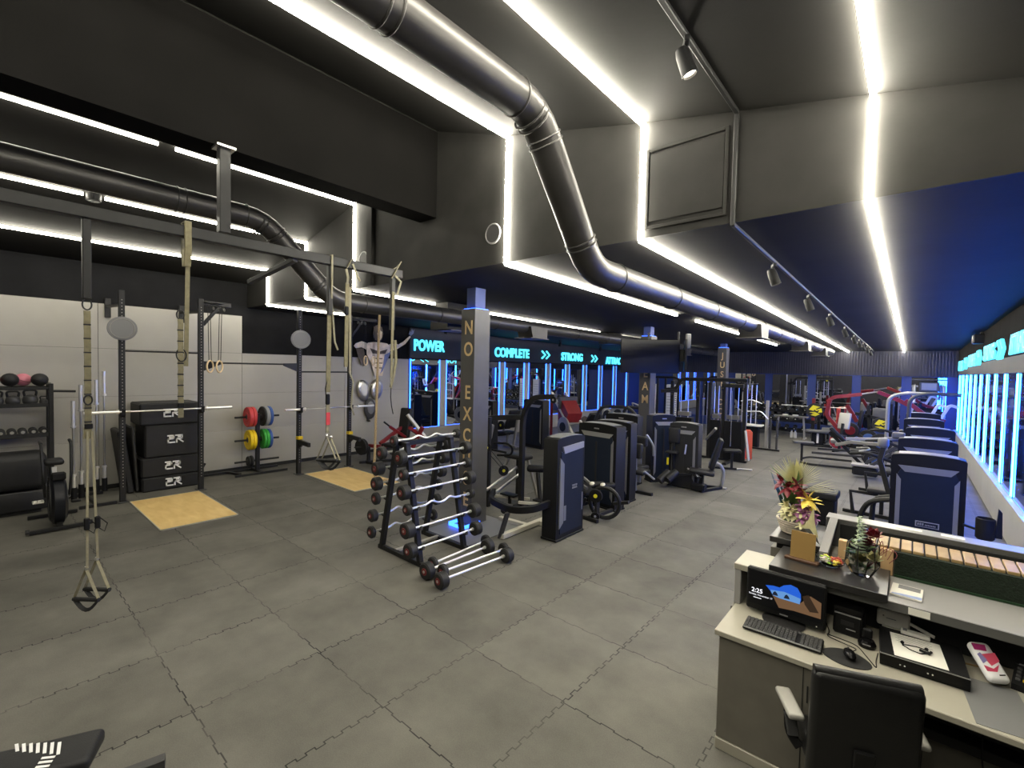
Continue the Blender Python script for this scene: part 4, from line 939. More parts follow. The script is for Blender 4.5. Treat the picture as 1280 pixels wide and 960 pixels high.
# leg curl: silver browed tower with roller mechanism in front
T = thing('weight_machine', 'leg curl machine with wide silver browed tower and low roller frame', 'weight machine', (-4.30, 7.50, 0), math.radians(-8))
tower(T, (0, .05), .86, .28, 1.52, 0, True, False)
for k in (-1, 1): bars(T, 'base_beam', 'black_steel', .06, .06, [(k * .28 + .1, -.10, .03), (k * .28 + .15, -.82, .03)])
bars(T, 'cross_beam', 'black_steel', .06, .06, [(-.25, -.80, .03), (.62, -.80, .03)])
bars(T, 'rail', 'grey_trim', .035, .05, [(-.32, -.34, .66), (.40, -.62, .52)], [(-.30, -.50, .58), (.34, -.74, .50)])
seatpad(T, (-.02, -.42, .40), (.6, .36, .07), (0, .12, -.2), 'vinyl', 'pad')
for x, y in ((.42, -.60), (.58, -.52)):
    MB().cyl((x - .03, y - .07, .56), (x + .05, y + .12, .56), .055, None, 14).build('roller', 'black_plastic', T); MB().ball((x - .03, y - .07, .58), .05, 12, (1, 1, .8)).build('roller_cap', 'cream', T)
for x, y, z, r in ((.52, -.74, .42, .11), (.54, -.76, .09, .07)): wheel(T, (x, y, z), (.5, -1, 0), r, .05)
MB().torus((.60, -.60, .30), (.4, -1, 0), .25, .035, 26, 8).build('cam_ring', 'black_steel', T)
bars(T, 'lever', 'black_steel', .05, .08, [(.52, -.70, .46), (.56, -.74, .05)], [(.72, -.52, .30), (.96, -.44, .36)], up=(0, 1, 0))
tubes(T, 'tube_frame', 'black_steel', .025, [(-.30, -.70, .05), (-.28, -.76, .24), (.30, -.82, .20), (.36, -.80, .36)], [(-.3, -.55, .05), (-.3, -.6, .40), (-.1, -.5, .46)])
tubes(T, 'handle', 'rubber', .02, [(-.46, -.55, .30), (-.34, -.62, .44), (-.22, -.6, .40)])
T = thing('weight_machine', 'dark tower machine standing back to back behind the leg curl', 'weight machine', (-4.36, 8.20, 0))
tower(T, (0, -.02), .80, .26, 1.52, 0, True, False)
seatpad(T, (.22, .52, .48), (.44, .36, .09)); seatpad(T, (.20, .34, .92), (.42, .10, .30), (-.1, 0, 0), 'vinyl', 'backrest'); bars(T, 'seat_stem', 'grey_trim', .08, .05, [(.22, .45, .1), (.22, .42, .85)], up=(0, 1, 0)); bars(T, 'base_beam', 'black_steel', .08, .06, [(.1, .1, .03), (.1, .7, .03)], [(-.2, .65, .03), (.5, .65, .03)])
tubes(T, 'handle', 'silver', .02, [(.46, .40, 1.25), (.56, .50, 1.05), (.52, .62, .82)], [(.48, .3, .55), (.60, .5, .38)])

T = thing('weight_machine', 'seated press machine, back to camera, before the second pillar', 'weight machine', (-4.85, 9.50, 0))
tower(T, (.0, .0), .78, .26, 1.53, 0, True, False, 'black_plastic', 'smoke')
seatpad(T, (.52, -.36, .47), (.40, .34, .09)); seatpad(T, (.42, -.20, 1.0), (.46, .12, .22), (.1, 0, 0), 'vinyl', 'backrest'); bars(T, 'seat_stem', 'grey_trim', .10, .05, [(.46, -.16, .1), (.46, -.14, .95)], up=(0, 1, 0)); bars(T, 'base_beam', 'black_steel', .08, .06, [(.2, -.1, .03), (.5, -.45, .03)])
tubes(T, 'handle', 'black_plastic', .022, [(.40, -.25, .95), (.30, -.36, .92), (.28, -.38, .8)])
T = thing('weight_machine', 'narrow silver trimmed tower standing right before the second pillar', 'weight machine', (-4.30, 10.22, 0))
tower(T, (0, 0), .58, .26, 1.52, .95, True, True)
bars(T, 'base_beam', 'black_steel', .08, .06, [(.05, .1, .03), (.2, .35, .03)])

# vertical chest machine (dark tower, tilted seat, bent rear leg)
T = thing('weight_machine', 'dark tower chest machine with slanted seat and bent rear leg', 'weight machine', (-3.55, 10.05, 0))
tower(T, (-.12, .02), .62, .24, 1.40, 0, True, False, 'matte_black', 'matte_black')
bars(T, 'base_beam', 'black_steel', .08, .06, [(-.42, .0, .03), (.52, .42, .03)], [(.30, -.2, .03), (.52, .42, .03)])
tubes(T, 'rear_leg', 'tube_grey', .035, [(.30, .30, .55), (.46, .40, .56), (.56, .46, .40), (.52, .45, .05)], fil=.16)
MB().box((.53, .46, .015), (.18, .12, .03), .005).build('foot', 'tube_grey', T)
seatpad(T, (.28, -.10, .42), (.50, .34, .09), (0, .1, .3)); seatpad(T, (.50, .08, .80), (.10, .36, .66), (0, .28, .35), 'vinyl', 'backrest')
bars(T, 'seat_stem', 'black_steel', .08, .08, [(.26, -.06, .05), (.28, -.08, .38)], up=(0, 1, 0)); MB().box((.24, -.14, .10), (.28, .2, .14), .02).build('step', 'black_plastic', T)
for a, b_ in (((-.46, -.50, .16), (-.34, -.30, .34)), ((-.30, -.48, .20), (-.18, -.28, .36))): MB().cyl(a, b_, .085, None, 16).build('roller', 'vinyl', T)
bars(T, 'lever', 'black_steel', .04, .05, [(-.30, -.35, .3), (.1, -.25, .36)], [(.05, -.3, .44), (.30, -.22, .30)])
seatpad(T, (-.31, -.14, 1.12), (.24, .10, .34), (0, 0, .2), 'vinyl', 'side_pad'); MB().pad((-.32, -.22, .76), (.26, .16, .06), .03).build('elbow_pad', 'vinyl', T); bars(T, 'post', 'black_steel', .05, .05, [(-.31, -.16, .3), (-.31, -.16, 1.0)], up=(0, 1, 0))
MB().box((-.40, -.24, .56), (.04, .02, .16)).build('warning_tag', 'yellow_paint', T); tubes(T, 'handle', 'silver', .018, [(.02, -.2, .46), (.16, -.26, .40), (.26, -.24, .33)], [(-.05, -.14, .95), (-.05, -.2, .75)])

# multi station cable tower
T = thing('cable_station', 'large black cable station with three stacks and long top beam', 'cable machine', (-4.5, 14.0, 0))
for x in (-1.06, -.28, .06, .45, 1.0):
    bars(T, 'upright', 'black_steel', .09, .09, [(x, 0, .02), (x, 0, 2.22)], up=(0, 1, 0))
bars(T, 'top_beam', 'black_steel', .09, .10, [(-1.25, -.05, 1.95), (-.95, 0, 1.97), (-.80, 0, 2.28), (1.05, 0, 2.30)], fil=.1)
bars(T, 'top_arm', 'black_steel', .08, .10, [(-1.3, -.3, 1.90), (-.8, -.1, 1.92)], [(.45, -.25, 2.14), (1.02, -.25, 2.14)])
for x, w_ in ((-.68, .5), (.24, .26), (.72, .48)):
    MB().box((x, .05, .58), (w_, .26, 1.1), .01).build('weight_stack', 'black_plastic', T)
    for k in (-1, 1): tubes(T, 'guide_rod', 'chrome', .012, [(x + k * w_ * .22, .02, 1.1), (x + k * w_ * .22, .02, 2.12)])
    MB().box((x, .04, 1.24), (w_ * .7, .16, .12)).build('top_plate', 'steel', T)
for x, y, z in ((-1.06, -.08, 1.82), (-.28, -.08, 1.80), (.45, -.2, 2.06), (.98, -.2, 2.06), (.72, -.1, .30)): wheel(T, (x, y, z), (1, .3, 0), .075)
ch = MB()
for k in range(12): ch.box((-.92, -.10, 1.10 + k * .065), (.05, .02, .035), .006)
ch.build('adjust_column', 'silver', T)
tubes(T, 'cable', 'silver', .008, [(.72, -.22, 2.0), (.72, -.22, .45)], [(-.1, -.06, 1.9), (-.1, -.06, .8)], [(.0, -.05, 1.9), (.0, -.05, .7)])
MB().box((.72, -.2, 2.16), (.10, .05, .08)).build('warning_tag', 'yellow_paint', T); bars(T, 'base_beam', 'black_steel', .10, .06, [(-1.2, 0, .03), (1.1, 0, .03)], [(-.68, -.55, .03), (-.68, .6, .03)], [(.72, -.75, .03), (.72, .6, .03)])
bars(T, 'pulley_arm', 'tube_grey', .06, .06, [(.0, -.05, .55), (.42, -.55, .95)], [(1.05, -.05, .9), (1.22, -.3, .12)])
MB().cyl((.60, -.3, .32), (.86, -.3, .36), .05).build('roller', 'vinyl', T)
T = thing('stool', 'low black padded stool on a steel foot beside the cable station', 'stool', (-3.45, 12.75, 0), .4)
seatpad(T, (0, 0, .50), (.42, .30, .07)); bars(T, 'stem', 'black_steel', .06, .06, [(0, 0, .03), (0, 0, .47)], up=(0, 1, 0)); bars(T, 'foot', 'black_steel', .06, .05, [(-.55, 0, .03), (.12, 0, .03)]); bars(T, 'foot_rail', 'steel', .04, .03, [(.08, .05, .03), (.50, .10, .02)])
T = thing('step_platform', 'orange aerobic step standing on end against the cable station', 'step', (-3.62, 14.75, 0), .3)
MB().prism([(-.16, .0), (.16, .0), (.16, .78), (.10, .84), (-.14, .84), (-.16, .78)], .16, (0, 0, .004)).build('deck', 'orange', T); MB().prism([(-.155, .72), (-.05, .02), (.02, .02), (-.11, .80)], .17, (0, 0, .004)).build('rib', 'red_rubber', T)
T = thing('cable_column', 'chrome cable column machine past the orange step', 'cable machine', (-4.05, 17.2, 0))
bars(T, 'upright', 'tube_grey', .09, .09, [(-.30, 0, .02), (-.30, 0, 1.9)], [(.42, .1, .02), (.42, .1, 1.6)], up=(0, 1, 0))
for x in (-.18, -.05, .10): tubes(T, 'guide_rod', 'chrome', .015, [(x, 0, .25), (x, 0, 2.1)])
tubes(T, 'handle', 'chrome', .02, [(-.35, -.1, 1.55), (.0, -.2, 1.62), (.30, -.1, 1.50)], [(-.3, -.1, 1.2), (.3, -.2, 1.25), (.5, -.1, 1.0)])
MB().box((-.05, 0, .75), (.75, .4, .06), .01).build('shelf', 'white', T); MB().box((-.05, .05, .35), (.5, .3, .7), .02).build('weight_stack', 'black_plastic', T); bars(T, 'foot', 'black_steel', .07, .05, [(-.5, -.3, .03), (.9, -.3, .03)])
for x in (.55, .75): bars(T, 'leg', 'dark_grey', .06, .06, [(x, .0, .02), (x, .0, 1.0)], up=(0, 1, 0))

# ------------------------------------------------------------------ machines before the mirrors
T = thing('weight_machine', 'navy fronted tower with slanted backrest standing before the mirrors', 'weight machine', (-9.0, 11.6, 0), math.radians(-6))
tower(T, (0, .05), .84, .30, 1.52, 0, True, False)
seatpad(T, (-.50, -.75, .48), (.40, .46, .09)); seatpad(T, (-.28, -.72, .92), (.10, .44, .62), (0, .42, 0), 'vinyl', 'backrest'); bars(T, 'frame', 'grey_trim', .07, .07, [(-.62, -.75, .06), (.3, -.7, .06)], [(-.45, -.75, .05), (-.45, -.75, .45)], [(-.2, -.72, .1), (-.05, -.7, 1.0)], up=(0, 1, 0))
for z in (.42, .62): MB().cyl((-.62, -.98, z), (-.62, -.52, z), .06, None, 12).build('roller', 'vinyl', T)
bars(T, 'arm', 'grey_trim', .06, .06, [(-.6, -.8, .5), (-.5, -.85, .75), (-.3, -.9, .82)], [(-.6, -1.0, .2), (.25, -1.05, .15)], fil=.1); wheel(T, (-.50, -.98, .72), (0, 1, 0), .13, .06)
T = thing('weight_machine', 'dark tower half hidden behind the first lettered pillar', 'weight machine', (-9.86, 10.25, 0), .1)
tower(T, (0, 0), .74, .28, 1.5, 0, True, False); tubes(T, 'arm', 'black_steel', .05, [(-.3, -.1, 1.5), (-.2, -.2, 1.78), (.2, -.25, 1.80), (.40, -.3, 1.66)], fil=.12); bars(T, 'base_beam', 'black_steel', .08, .06, [(-.2, -.2, .03), (-.2, -1.0, .03)]); seatpad(T, (-.2, -.85, .46), (.4, .4, .08))
T = thing('leg_press', 'red and white inclined leg press before the mirrors', 'leg press', (-9.2, 13.9, 0), math.radians(-20))
for k in (-1, 1):
    bars(T, 'rail', 'white', .07, .09, [(.75, k * .30, .10), (-.75, k * .30, 1.62)], up=(0, 1, 0)); bars(T, 'foot_beam', 'grey_trim', .07, .06, [(-.9, k * .34, .03), (1.0, k * .34, .03)])
MB().prism([(-.30, .60), (.18, .62), (.30, .95), (-.10, 1.38), (-.36, 1.30)], .62, (0, 0, 0), (1, 0, 0)).build('sled', 'red', T)
MB().box((-.16, 0, 1.30), (.10, .8, .44), .02).build('foot_plate', 'dark_grey', T)
for k in (-1, 1):
    w_ = MB().disc((.28, k * .48, .50), (0, 1, 0), .34, .07, 30, .01).build('weight_disc', 'silver', T); MB().disc((.28, k * .52, .50), (0, 1, 0), .16, .05, 20).build('hub', 'navy', w_)
seatpad(T, (.86, 0, .36), (.5, .5, .10), (0, -.2, 0)); seatpad(T, (1.22, 0, .75), (.12, .5, .75), (0, .6, 0), 'vinyl', 'backrest')
bars(T, 'upright', 'red', .08, .08, [(-.75, -.3, .05), (-.75, -.3, 1.55)], [(-.75, .3, .05), (-.75, .3, 1.55)], up=(0, 1, 0))
T = thing('plate_machine', 'dark arched plate loaded press machine with loaded horns', 'plate loaded machine', (-6.6, 13.0, 0), -.3)
tubes(T, 'arch', 'dark_grey', .05, [(-1.0, -.3, .9), (-.75, -.3, 1.36), (.4, -.3, 1.42), (.75, -.3, 1.20), (.80, -.3, .05)], [(-.5, .35, .05), (-.4, .35, 1.35), (.5, .35, 1.38), (.62, .35, .05)], fil=.25)
for x, z in ((-.35, 1.05), (.1, 1.12), (.45, .95)):
    w_ = MB().disc((x, -.42, z), (.2, 1, 0), .22, .06, 24, .01).build('weight_disc', 'rubber', T); MB().disc((x, -.46, z), (.2, 1, 0), .06, .04, 14).build('hub', 'steel', w_)
bars(T, 'base_beam', 'dark_grey', .09, .07, [(-.9, -.3, .04), (.9, -.3, .04)], [(-.9, .35, .04), (.9, .35, .04)]); seatpad(T, (-.55, 0, .55), (.45, .4, .09)); seatpad(T, (-.85, 0, 1.0), (.10, .4, .7), (0, -.2, 0), 'grey_vinyl', 'backrest')
tubes(T, 'handle', 'steel', .02, [(-.2, -.5, 1.2), (.05, -.62, 1.25), (.25, -.5, 1.2)], [(.2, .1, 1.45), (.35, -.1, 1.55), (.5, .1, 1.45)])
T = thing('crossover_tower', 'white fronted cable crossover before the far mirrors beside second pillar', 'cable machine', (-8.0, 19.2, 0))
for x in (-.55, .35):
    MB().box((x, 0, 1.2), (.42, .2, 1.5), .02).build('shroud', 'white_print', T)
    for k in range(9): pass
    l_ = MB()
    for k in range(10): l_.box((x, -.103, .6 + k * .12), (.34, .004, .012))
    l_.build('slat_lines', 'grey_trim', T)
    bars(T, 'upright', 'black_steel', .08, .08, [(x - .28, 0, .02), (x - .28, 0, 2.2)], [(x + .28, 0, .02), (x + .28, 0, 2.2)], up=(0, 1, 0))
tubes(T, 'top_arch', 'black_steel', .05, [(-.9, 0, 1.9), (-.7, 0, 2.25), (.6, 0, 2.25), (.8, 0, 1.9)], fil=.2); MB().box((-.1, 0, .03), (1.7, .8, .05)).build('base', 'black_steel', T)

# red framed bench machine behind the barbell rack
T = thing('plate_machine', 'red framed bench machine with black backrest behind the barbell rack', 'plate loaded machine', (-10.0, 7.2, 0), 0)
seatpad(T, (-.15, .28, .98), (.34, .14, .80), (-.18, 0, .3), 'vinyl', 'backrest', .05); seatpad(T, (.1, -.25, .50), (.36, .56, .09), (0, 0, .3))
bars(T, 'frame', 'red', .08, .09, [(-.2, -.45, .50), (-.2, .45, 1.0)], [(.55, -.1, .95), (.35, .6, .55)], [(-.55, -.55, .42), (.1, -.5, .46)], [(.40, .10, .40), (.62, .25, .95)], up=(1, 0, 0)); bars(T, 'back_strut', 'white', .07, .08, [(.02, .22, 1.22), (.30, .70, .50)], up=(1, 0, 0))
bars(T, 'lever', 'black_steel', .04, .04, [(-.42, -.20, 1.02), (-.25, -.05, .85)]); bars(T, 'lever', 'red', .07, .07, [(-.30, -.1, .90), (.0, .2, .62)])
bars(T, 'base_beam', 'black_steel', .08, .06, [(-.5, -.85, .03), (.2, .95, .03)], [(.5, -.6, .03), (.7, .8, .03)], [(-.45, -.7, .03), (.55, -.55, .03)])
bars(T, 'plate_horn_post', 'black_steel', .07, .07, [(-.45, -.62, .03), (-.45, -.62, .42)], up=(0, 1, 0))
for k in (0, 1):
    MB().lathe([(.025, -.022), (.19, -.022), (.205, -.01), (.205, .01), (.19, .022), (.025, .022)], (-.50, -.76 - k * .05, .42), (-.2, 1, 0), 28).build('weight_disc', 'rubber', T)
MB().cyl((-.45, -.66, .42), (-.52, -.98, .42), .02).build('horn', 'black_steel', T)
seatpad(T, (.55, .35, .22), (.7, .3, .08), (0, 0, .4), 'grey_vinyl', 'foot_pad')
# ================================================================== RIGHT SIDE: row of towers along the glowing wall
def tower_machine(label, x, y, rz=0.0, arms=True):
    T = thing('weight_machine', label, 'weight machine', (x, y, 0), rz, None)
    sh = tower(T, (.0, .0), .72, .26, 1.5, PI, True, True, badge=False)
    return T, sh
T, sh = tower_machine('navy backed tower machine nearest the reception counter', .19, 8.05)
MB().box((0.02, -.150, .62), (.23, .006, .075), .02).build('badge_plate', 'silver', sh); MB().box((0.02, -.1535, .62), (.205, .004, .052), .015).build('badge_face', 'navy', sh)
b = MB()
for k in range(3): b.box((-.065 + k * .022, -.1565, .62), (.016, .002, .03))
for k in range(7): b.box((.005 + k * .015, -.1565, .615), (.010, .002, .018))
b.build('badge_lettering', 'silver', sh)
tubes(T, 'arm_tube', 'black_steel', .035, [(-.36, .30, .04), (-.62, .30, .06), (-.72, .30, .42), (-.60, .30, .72), (-.36, .30, .78)], [(-.36, .62, .04), (-.58, .62, .08), (-.56, .62, .70), (-.36, .5, .78)], fil=.16)
bars(T, 'lever', 'black_steel', .06, .08, [(-.38, .35, .85), (-.50, .40, 1.30), (-.46, .42, 1.52)], up=(0, 1, 0)); MB().pad((-.47, .42, 1.55), (.13, .14, .14), .04).build('joint_cover', 'grey_trim', T)
bars(T, 'top_lever', 'grey_trim', .05, .05, [(-.47, .42, 1.52), (-.85, .55, 1.50), (-1.05, .70, 1.42)])
seatpad(T, (-.1, .9, .5), (.45, .45, .09)); seatpad(T, (-.1, .6, .95), (.42, .1, .6), (.15, 0, 0), 'vinyl', 'backrest')
MB().lathe([(.07, 0), (.085, .02), (.085, .24), (.075, .25), (.075, .03), (0, .03)], (.52, -.35, .62), (0, 0, 1), 18).build('cup_holder', 'black_plastic', T); bars(T, 'cup_arm', 'black_steel', .04, .03, [(.34, -.1, .7), (.52, -.3, .70)]); MB().prism([(0, .0), (.06, .0), (.05, .30), (.02, .34)], .05, (.60, -.35, .66), (1, 0, 0)).build('cup_fin', 'black_plastic', T)
for i, (x, y, nm) in enumerate(((.22, 10.1, 'second tower machine from the reception counter along the glowing wall'), (.30, 12.3, 'third tower machine from the reception counter along the glowing wall'), (.24, 14.8, 'fourth tower machine from the reception counter along the glowing wall'))):
    T, sh = tower_machine(nm, x, y)
    MB().box((0, -.150, .62), (.22, .006, .07), .02).build('badge_plate', 'silver', sh)
    seatpad(T, (-.55, .35, .48), (.42, .42, .09)); seatpad(T, (-.36, .40, .92), (.1, .4, .5), (0, -.2, 0), 'vinyl', 'backrest'); bars(T, 'base_beam', 'black_steel', .08, .06, [(-.3, .3, .03), (-1.1, .35, .03)]); bars(T, 'frame', 'black_steel', .06, .06, [(-.55, .35, .03), (-.55, .35, .45)], [(-.95, .3, .03), (-1.0, .34, .40), (-.6, .34, .40)], up=(0, 1, 0))
    tubes(T, 'arm_tube', 'black_steel', .03, [(-.40, .0, 1.05), (-.75, -.1, 1.18), (-1.0, .05, 1.12)], fil=.1)
T = thing('pull_up_machine', 'black machine with two tall bent overhead arms behind the tower row', 'weight machine', (.16, 17.0, 0))
for x, m_, z in ((-.65, 'tube_grey', 1.98), (-.20, 'dark_grey', 2.0)):
    tubes(T, 'overhead_arm', m_, .045, [(x, -.4 if x < -.4 else -.9, .03), (x, -.4 if x < -.4 else -.9, z - .05), (x + .35, -.4 if x < -.4 else -.9, z + .08), (x + (1.0 if x < -.4 else .98), -.4 if x < -.4 else -.9, z + .06)], fil=.24)
tower(T, (.1, .2), .72, .26, 1.5, PI, True, True); seatpad(T, (-.3, -.5, .5), (.45, .45, .09)); bars(T, 'base_beam', 'black_steel', .09, .06, [(-.65, -.5, .03), (.6, -.5, .03)], [(-.2, -1.0, .03), (-.2, .6, .03)])

# t-bar row bench machine on the open floor
T = thing('row_bench', 'low black chest supported row bench on the open floor', 'bench', (-1.35, 15.6, 0), .15)
bars(T, 'spine', 'black_steel', .08, .10, [(-.35, 0, .92), (.45, -.1, .05)], up=(0, 1, 0)); seatpad(T, (-.12, -.04, .82), (.62, .30, .10), (0, .80, 0), 'vinyl', 'chest_pad'); seatpad(T, (-.95, -.1, .58), (.52, .22, .06), (0, 0, .1), 'grey_vinyl', 'foot_board')
bars(T, 'foot_stand', 'black_steel', .06, .06, [(-.98, -.1, .05), (-.98, -.1, .55)], [(.47, -.32, .03), (.47, .2, .03)], up=(0, 1, 0)); tubes(T, 'base_rail', 'black_steel', .03, [(-1.0, -.35, .05), (-.8, -.5, .04), (.30, -.42, .04), (.46, -.25, .04)], [(-1.0, .25, .05), (-.8, .3, .12), (.2, .3, .12)], fil=.1)
bars(T, 'cross_bar', 'dark_grey', .05, .06, [(-.75, -.3, .34), (.5, -.2, .34)], [(-.6, .2, .40), (.6, .2, .42)]); tubes(T, 'handle', 'steel', .02, [(.3, -.35, .5), (.55, -.2, .55), (.55, .2, .55), (.3, .35, .5)])
for k in (-1, 1):
    w_ = MB().disc((.62, k * .28, .30), (0, 1, 0), .22, .06, 26, .01).build('weight_disc', 'rubber', T); MB().disc((.62, k * .31, .30), (0, 1, 0), .12, .03, 16).build('hub', 'blue', w_)
T = thing('row_bench', 'black lever row machine between row bench and tower row', 'plate loaded machine', (-.35, 14.3, 0), 0)
bars(T, 'frame', 'dark_grey', .07, .08, [(-.55, 0, .05), (-.40, .05, .40), (.25, .05, .92)], [(-.35, 0, .30), (.15, 0, .75)], up=(0, 1, 0)); bars(T, 'lever', 'tube_grey', .07, .07, [(-.85, -.1, .92), (-.3, 0, .96), (.28, .05, 1.05)]); MB().box((-.45, 0, .30), (.55, .35, .05), .01).build('foot_board', 'tube_grey', T)
MB().box((-.45, 0, .16), (.5, .3, .20), .03).build('foot_box', 'black_steel', T); seatpad(T, (.15, .05, 1.10), (.24, .26, .14), (0, 0, 0), 'grey_vinyl', 'chest_pad'); bars(T, 'upright', 'black_steel', .07, .07, [(.22, .05, .02), (.22, .05, 1.0)], up=(0, 1, 0)); tubes(T, 'handle', 'silver', .018, [(.1, -.1, .7), (.28, -.22, .62), (.40, -.1, .7)])
# red plate loaded machines in front of the far mirrors
def wing(mb, c, s=1.0):
    """jagged two-tone emblem cut on a plate face"""
    for poly in ([(-.15, .02), (-.05, .16), (.14, .12), (.02, .05), (.10, .0), (-.04, -.01)], [(-.14, -.06), (.0, -.04), (.13, -.10), (.02, -.17), (-.10, -.14), (-.02, -.09)], [(.05, .04), (.17, .08), (.19, -.04), (.08, -.06), (.12, .01)]):
        mb.prism([(a * s, b * s) for a, b in poly], .006, c, (1, 0, 0))
    return mb
def emblem_plate(o, c, m1='rubber', r=.225):
    p = MB().disc(c, (0, 1, 0), r, .055, 32, .012).build('weight_disc', m1, o); wing(MB(), (c[0], c[1] - .031, c[2]), r / .22).build('emblem', 'yellow_paint', p); MB().disc((c[0], c[1] - .036, c[2]), (0, 1, 0), .03, .02, 12).build('hub', 'dark_grey', p)
T = thing('plate_machine', 'red armed plate loaded press with yellow emblem plate by the far mirrors', 'plate loaded machine', (-1.55, 19.8, 0), 0)
bars(T, 'lever_arm', 'red', .12, .16, [(-.70, 0, 1.55), (-.55, 0, 1.72), (.25, .1, 1.86)], [(-.62, -.1, 1.65), (-.72, -.1, 1.10), (-.20, -.1, .45)], [(-.15, .2, 1.45), (.15, .2, .9)], up=(0, 1, 0), fil=.15)
emblem_plate(T, (-1.05, -.18, 1.22), 'rubber', .26); bars(T, 'horn', 'steel', .05, .05, [(.2, .1, 1.86), (.7, .1, 1.98)])
for x, z, m_ in ((.0, .62, 'rubber'), (.5, .42, 'blue'), (.15, .30, 'blue')):
    w_ = MB().disc((x, -.2, z), (.15, 1, 0), .27, .10, 28, .02).build('weight_disc', 'rubber', T); MB().disc((x, -.26, z), (.15, 1, 0), .15, .02, 18).build('hub', 'red' if m_ == 'rubber' else m_, w_)
bars(T, 'frame', 'black_steel', .10, .10, [(.55, 0, .03), (.45, 0, 1.5)], [(-.5, .1, .05), (.9, .1, .05)], [(.1, 0, 1.2), (.9, 0, 1.05)], up=(0, 1, 0)); seatpad(T, (.25, .1, .95), (.12, .45, .75), (0, .15, 0), 'vinyl', 'backrest'); seatpad(T, (.78, .0, 1.1), (.42, .08, .66), (0, 0, 0), 'grey_vinyl', 'grey_pad')
T = thing('plate_machine', 'red and black plate loaded machine with yellow emblem beside the tower row', 'plate loaded machine', (-.30, 19.4, 0), 0)
emblem_plate(T, (-.42, -.3, .92), 'rubber', .24); w_ = MB().disc((-.40, -.25, .34), (.1, 1, 0), .30, .10, 28, .02).build('weight_disc', 'rubber', T); MB().disc((-.40, -.31, .34), (.1, 1, 0), .17, .02, 18).build('hub', 'blue', w_)
bars(T, 'lever_arm', 'red', .12, .16, [(-.55, 0, 1.98), (-.1, .1, 1.78), (.3, .1, 1.55)], [(.15, 0, 1.75), (.65, 0, 1.30), (1.1, 0, 1.15)], up=(0, 1, 0), fil=.1)
bars(T, 'frame', 'black_steel', .10, .10, [(-.2, .1, .03), (-.2, .1, 1.6)], [(.6, .1, .03), (.6, .1, 1.4)], [(-.5, .1, .05), (1.0, .1, .05)], up=(0, 1, 0)); seatpad(T, (.25, 0, .55), (.45, .45, .1)); seatpad(T, (.5, 0, 1.0), (.12, .45, .7), (0, .2, 0), 'vinyl', 'backrest')
for x in (.75, 1.0): bars(T, 'horn_arm', 'cream', .08, .08, [(x, -.2, 1.25), (x + .18, -.2, 1.68), (x + .36, -.2, 1.60)], up=(0, 1, 0), fil=.1)
# glossy machine tops at the corner
T = thing('stair_climber', 'tall stair climber with console in the far corner by the bars', 'cardio machine', (.45, 21.7, 0))
for k in (-1, 1): tubes(T, 'hand_rail', 'tube_grey', .03, [(k * .38, -.4, 1.6), (k * .38, .1, 2.15), (k * .38, .5, 2.2)], [(k * .42, .5, .1), (k * .42, .5, 2.2)], fil=.12)
MB().box((0, .5, 2.15), (.55, .10, .36), .03).build('console', 'dark_grey', T); MB().box((0, .445, 2.16), (.40, .01, .24)).build('console_screen', 'grey_trim', T); MB().box((0, .55, 2.40), (.95, .3, .04), .01).build('tray', 'dark_grey', T)
MB().prism([(-.6, .05), (.8, .05), (.8, 1.0), (.5, 1.3), (-.1, .7)], .8, (0, 0, 0), (0, 1, 0)).build('body', 'smoke', T)
for k in range(3): MB().box((0, -.5 + k * .26, .30 + k * .24), (.62, .26, .06), .01).build('tread', 'black_plastic', T)

# ------------------------------------------------------------------ bench press, utility seat, dumbbells
T = thing('bench_press', 'bench press with red uprights and a racked bar', 'bench press', (-2.75, 21.2, 0))
for k in (-1, 1):
    bars(T, 'upright', 'red', .10, .12, [(k * .12 + .0, .1 + k * .0, .72), (k * .12, .1, 1.58)], up=(0, 1, 0)) if k < 0 else None
bars(T, 'upright', 'black_steel', .10, .12, [(-.12, .1, .02), (-.12, .1, .72)], [(.80, .1, .02), (.80, .1, 1.3)], up=(0, 1, 0))
MB().cyl((-1.10, .0, 1.27), (.95, .0, 1.27), .016, None, 10).build('bar', 'steel', T); MB().cyl((-1.2, .0, 1.27), (-.82, .0, 1.27), .025, None, 10).build('sleeve', 'chrome', T)
seatpad(T, (.4, -.6, .46), (.30, 1.2, .09), (0, 0, .1), 'grey_vinyl', 'bench_pad'); bars(T, 'bench_leg', 'black_steel', .07, .07, [(.4, -1.0, .02), (.4, -1.0, .42)], [(.4, -.1, .02), (.4, -.1, .42)], up=(0, 1, 0)); MB().box((.4, -.5, .04), (.10, 1.2, .06)).build('base', 'black_steel', T)
T = thing('utility_seat', 'low flat bench with grey pad on the open floor', 'bench', (-2.45, 19.3, 0), .2)
seatpad(T, (0, 0, .52), (.72, .46, .08), (0, 0, 0), 'grey_vinyl'); MB().box((0, 0, .27), (.36, .24, .46), .02).build('pedestal', 'black_plastic', T); MB().box((.0, 0, .29), (.06, .245, .34)).build('stripe', 'white', T); bars(T, 'foot', 'black_steel', .08, .05, [(-.5, -.16, .025), (.42, -.16, .025)], [(-.4, .2, .025), (.4, .2, .025)])
plate('red and black weight plate standing on the floor beside the low bench', (-1.85, 19.25, .25), .245, .06, 'red_rubber', (-.25, 1, 0), 'weight plate')
T = thing('adjustable_bench', 'inclined bench with pale pad before the emblem plate machine', 'bench', (-1.72, 18.7, 0), -.3)
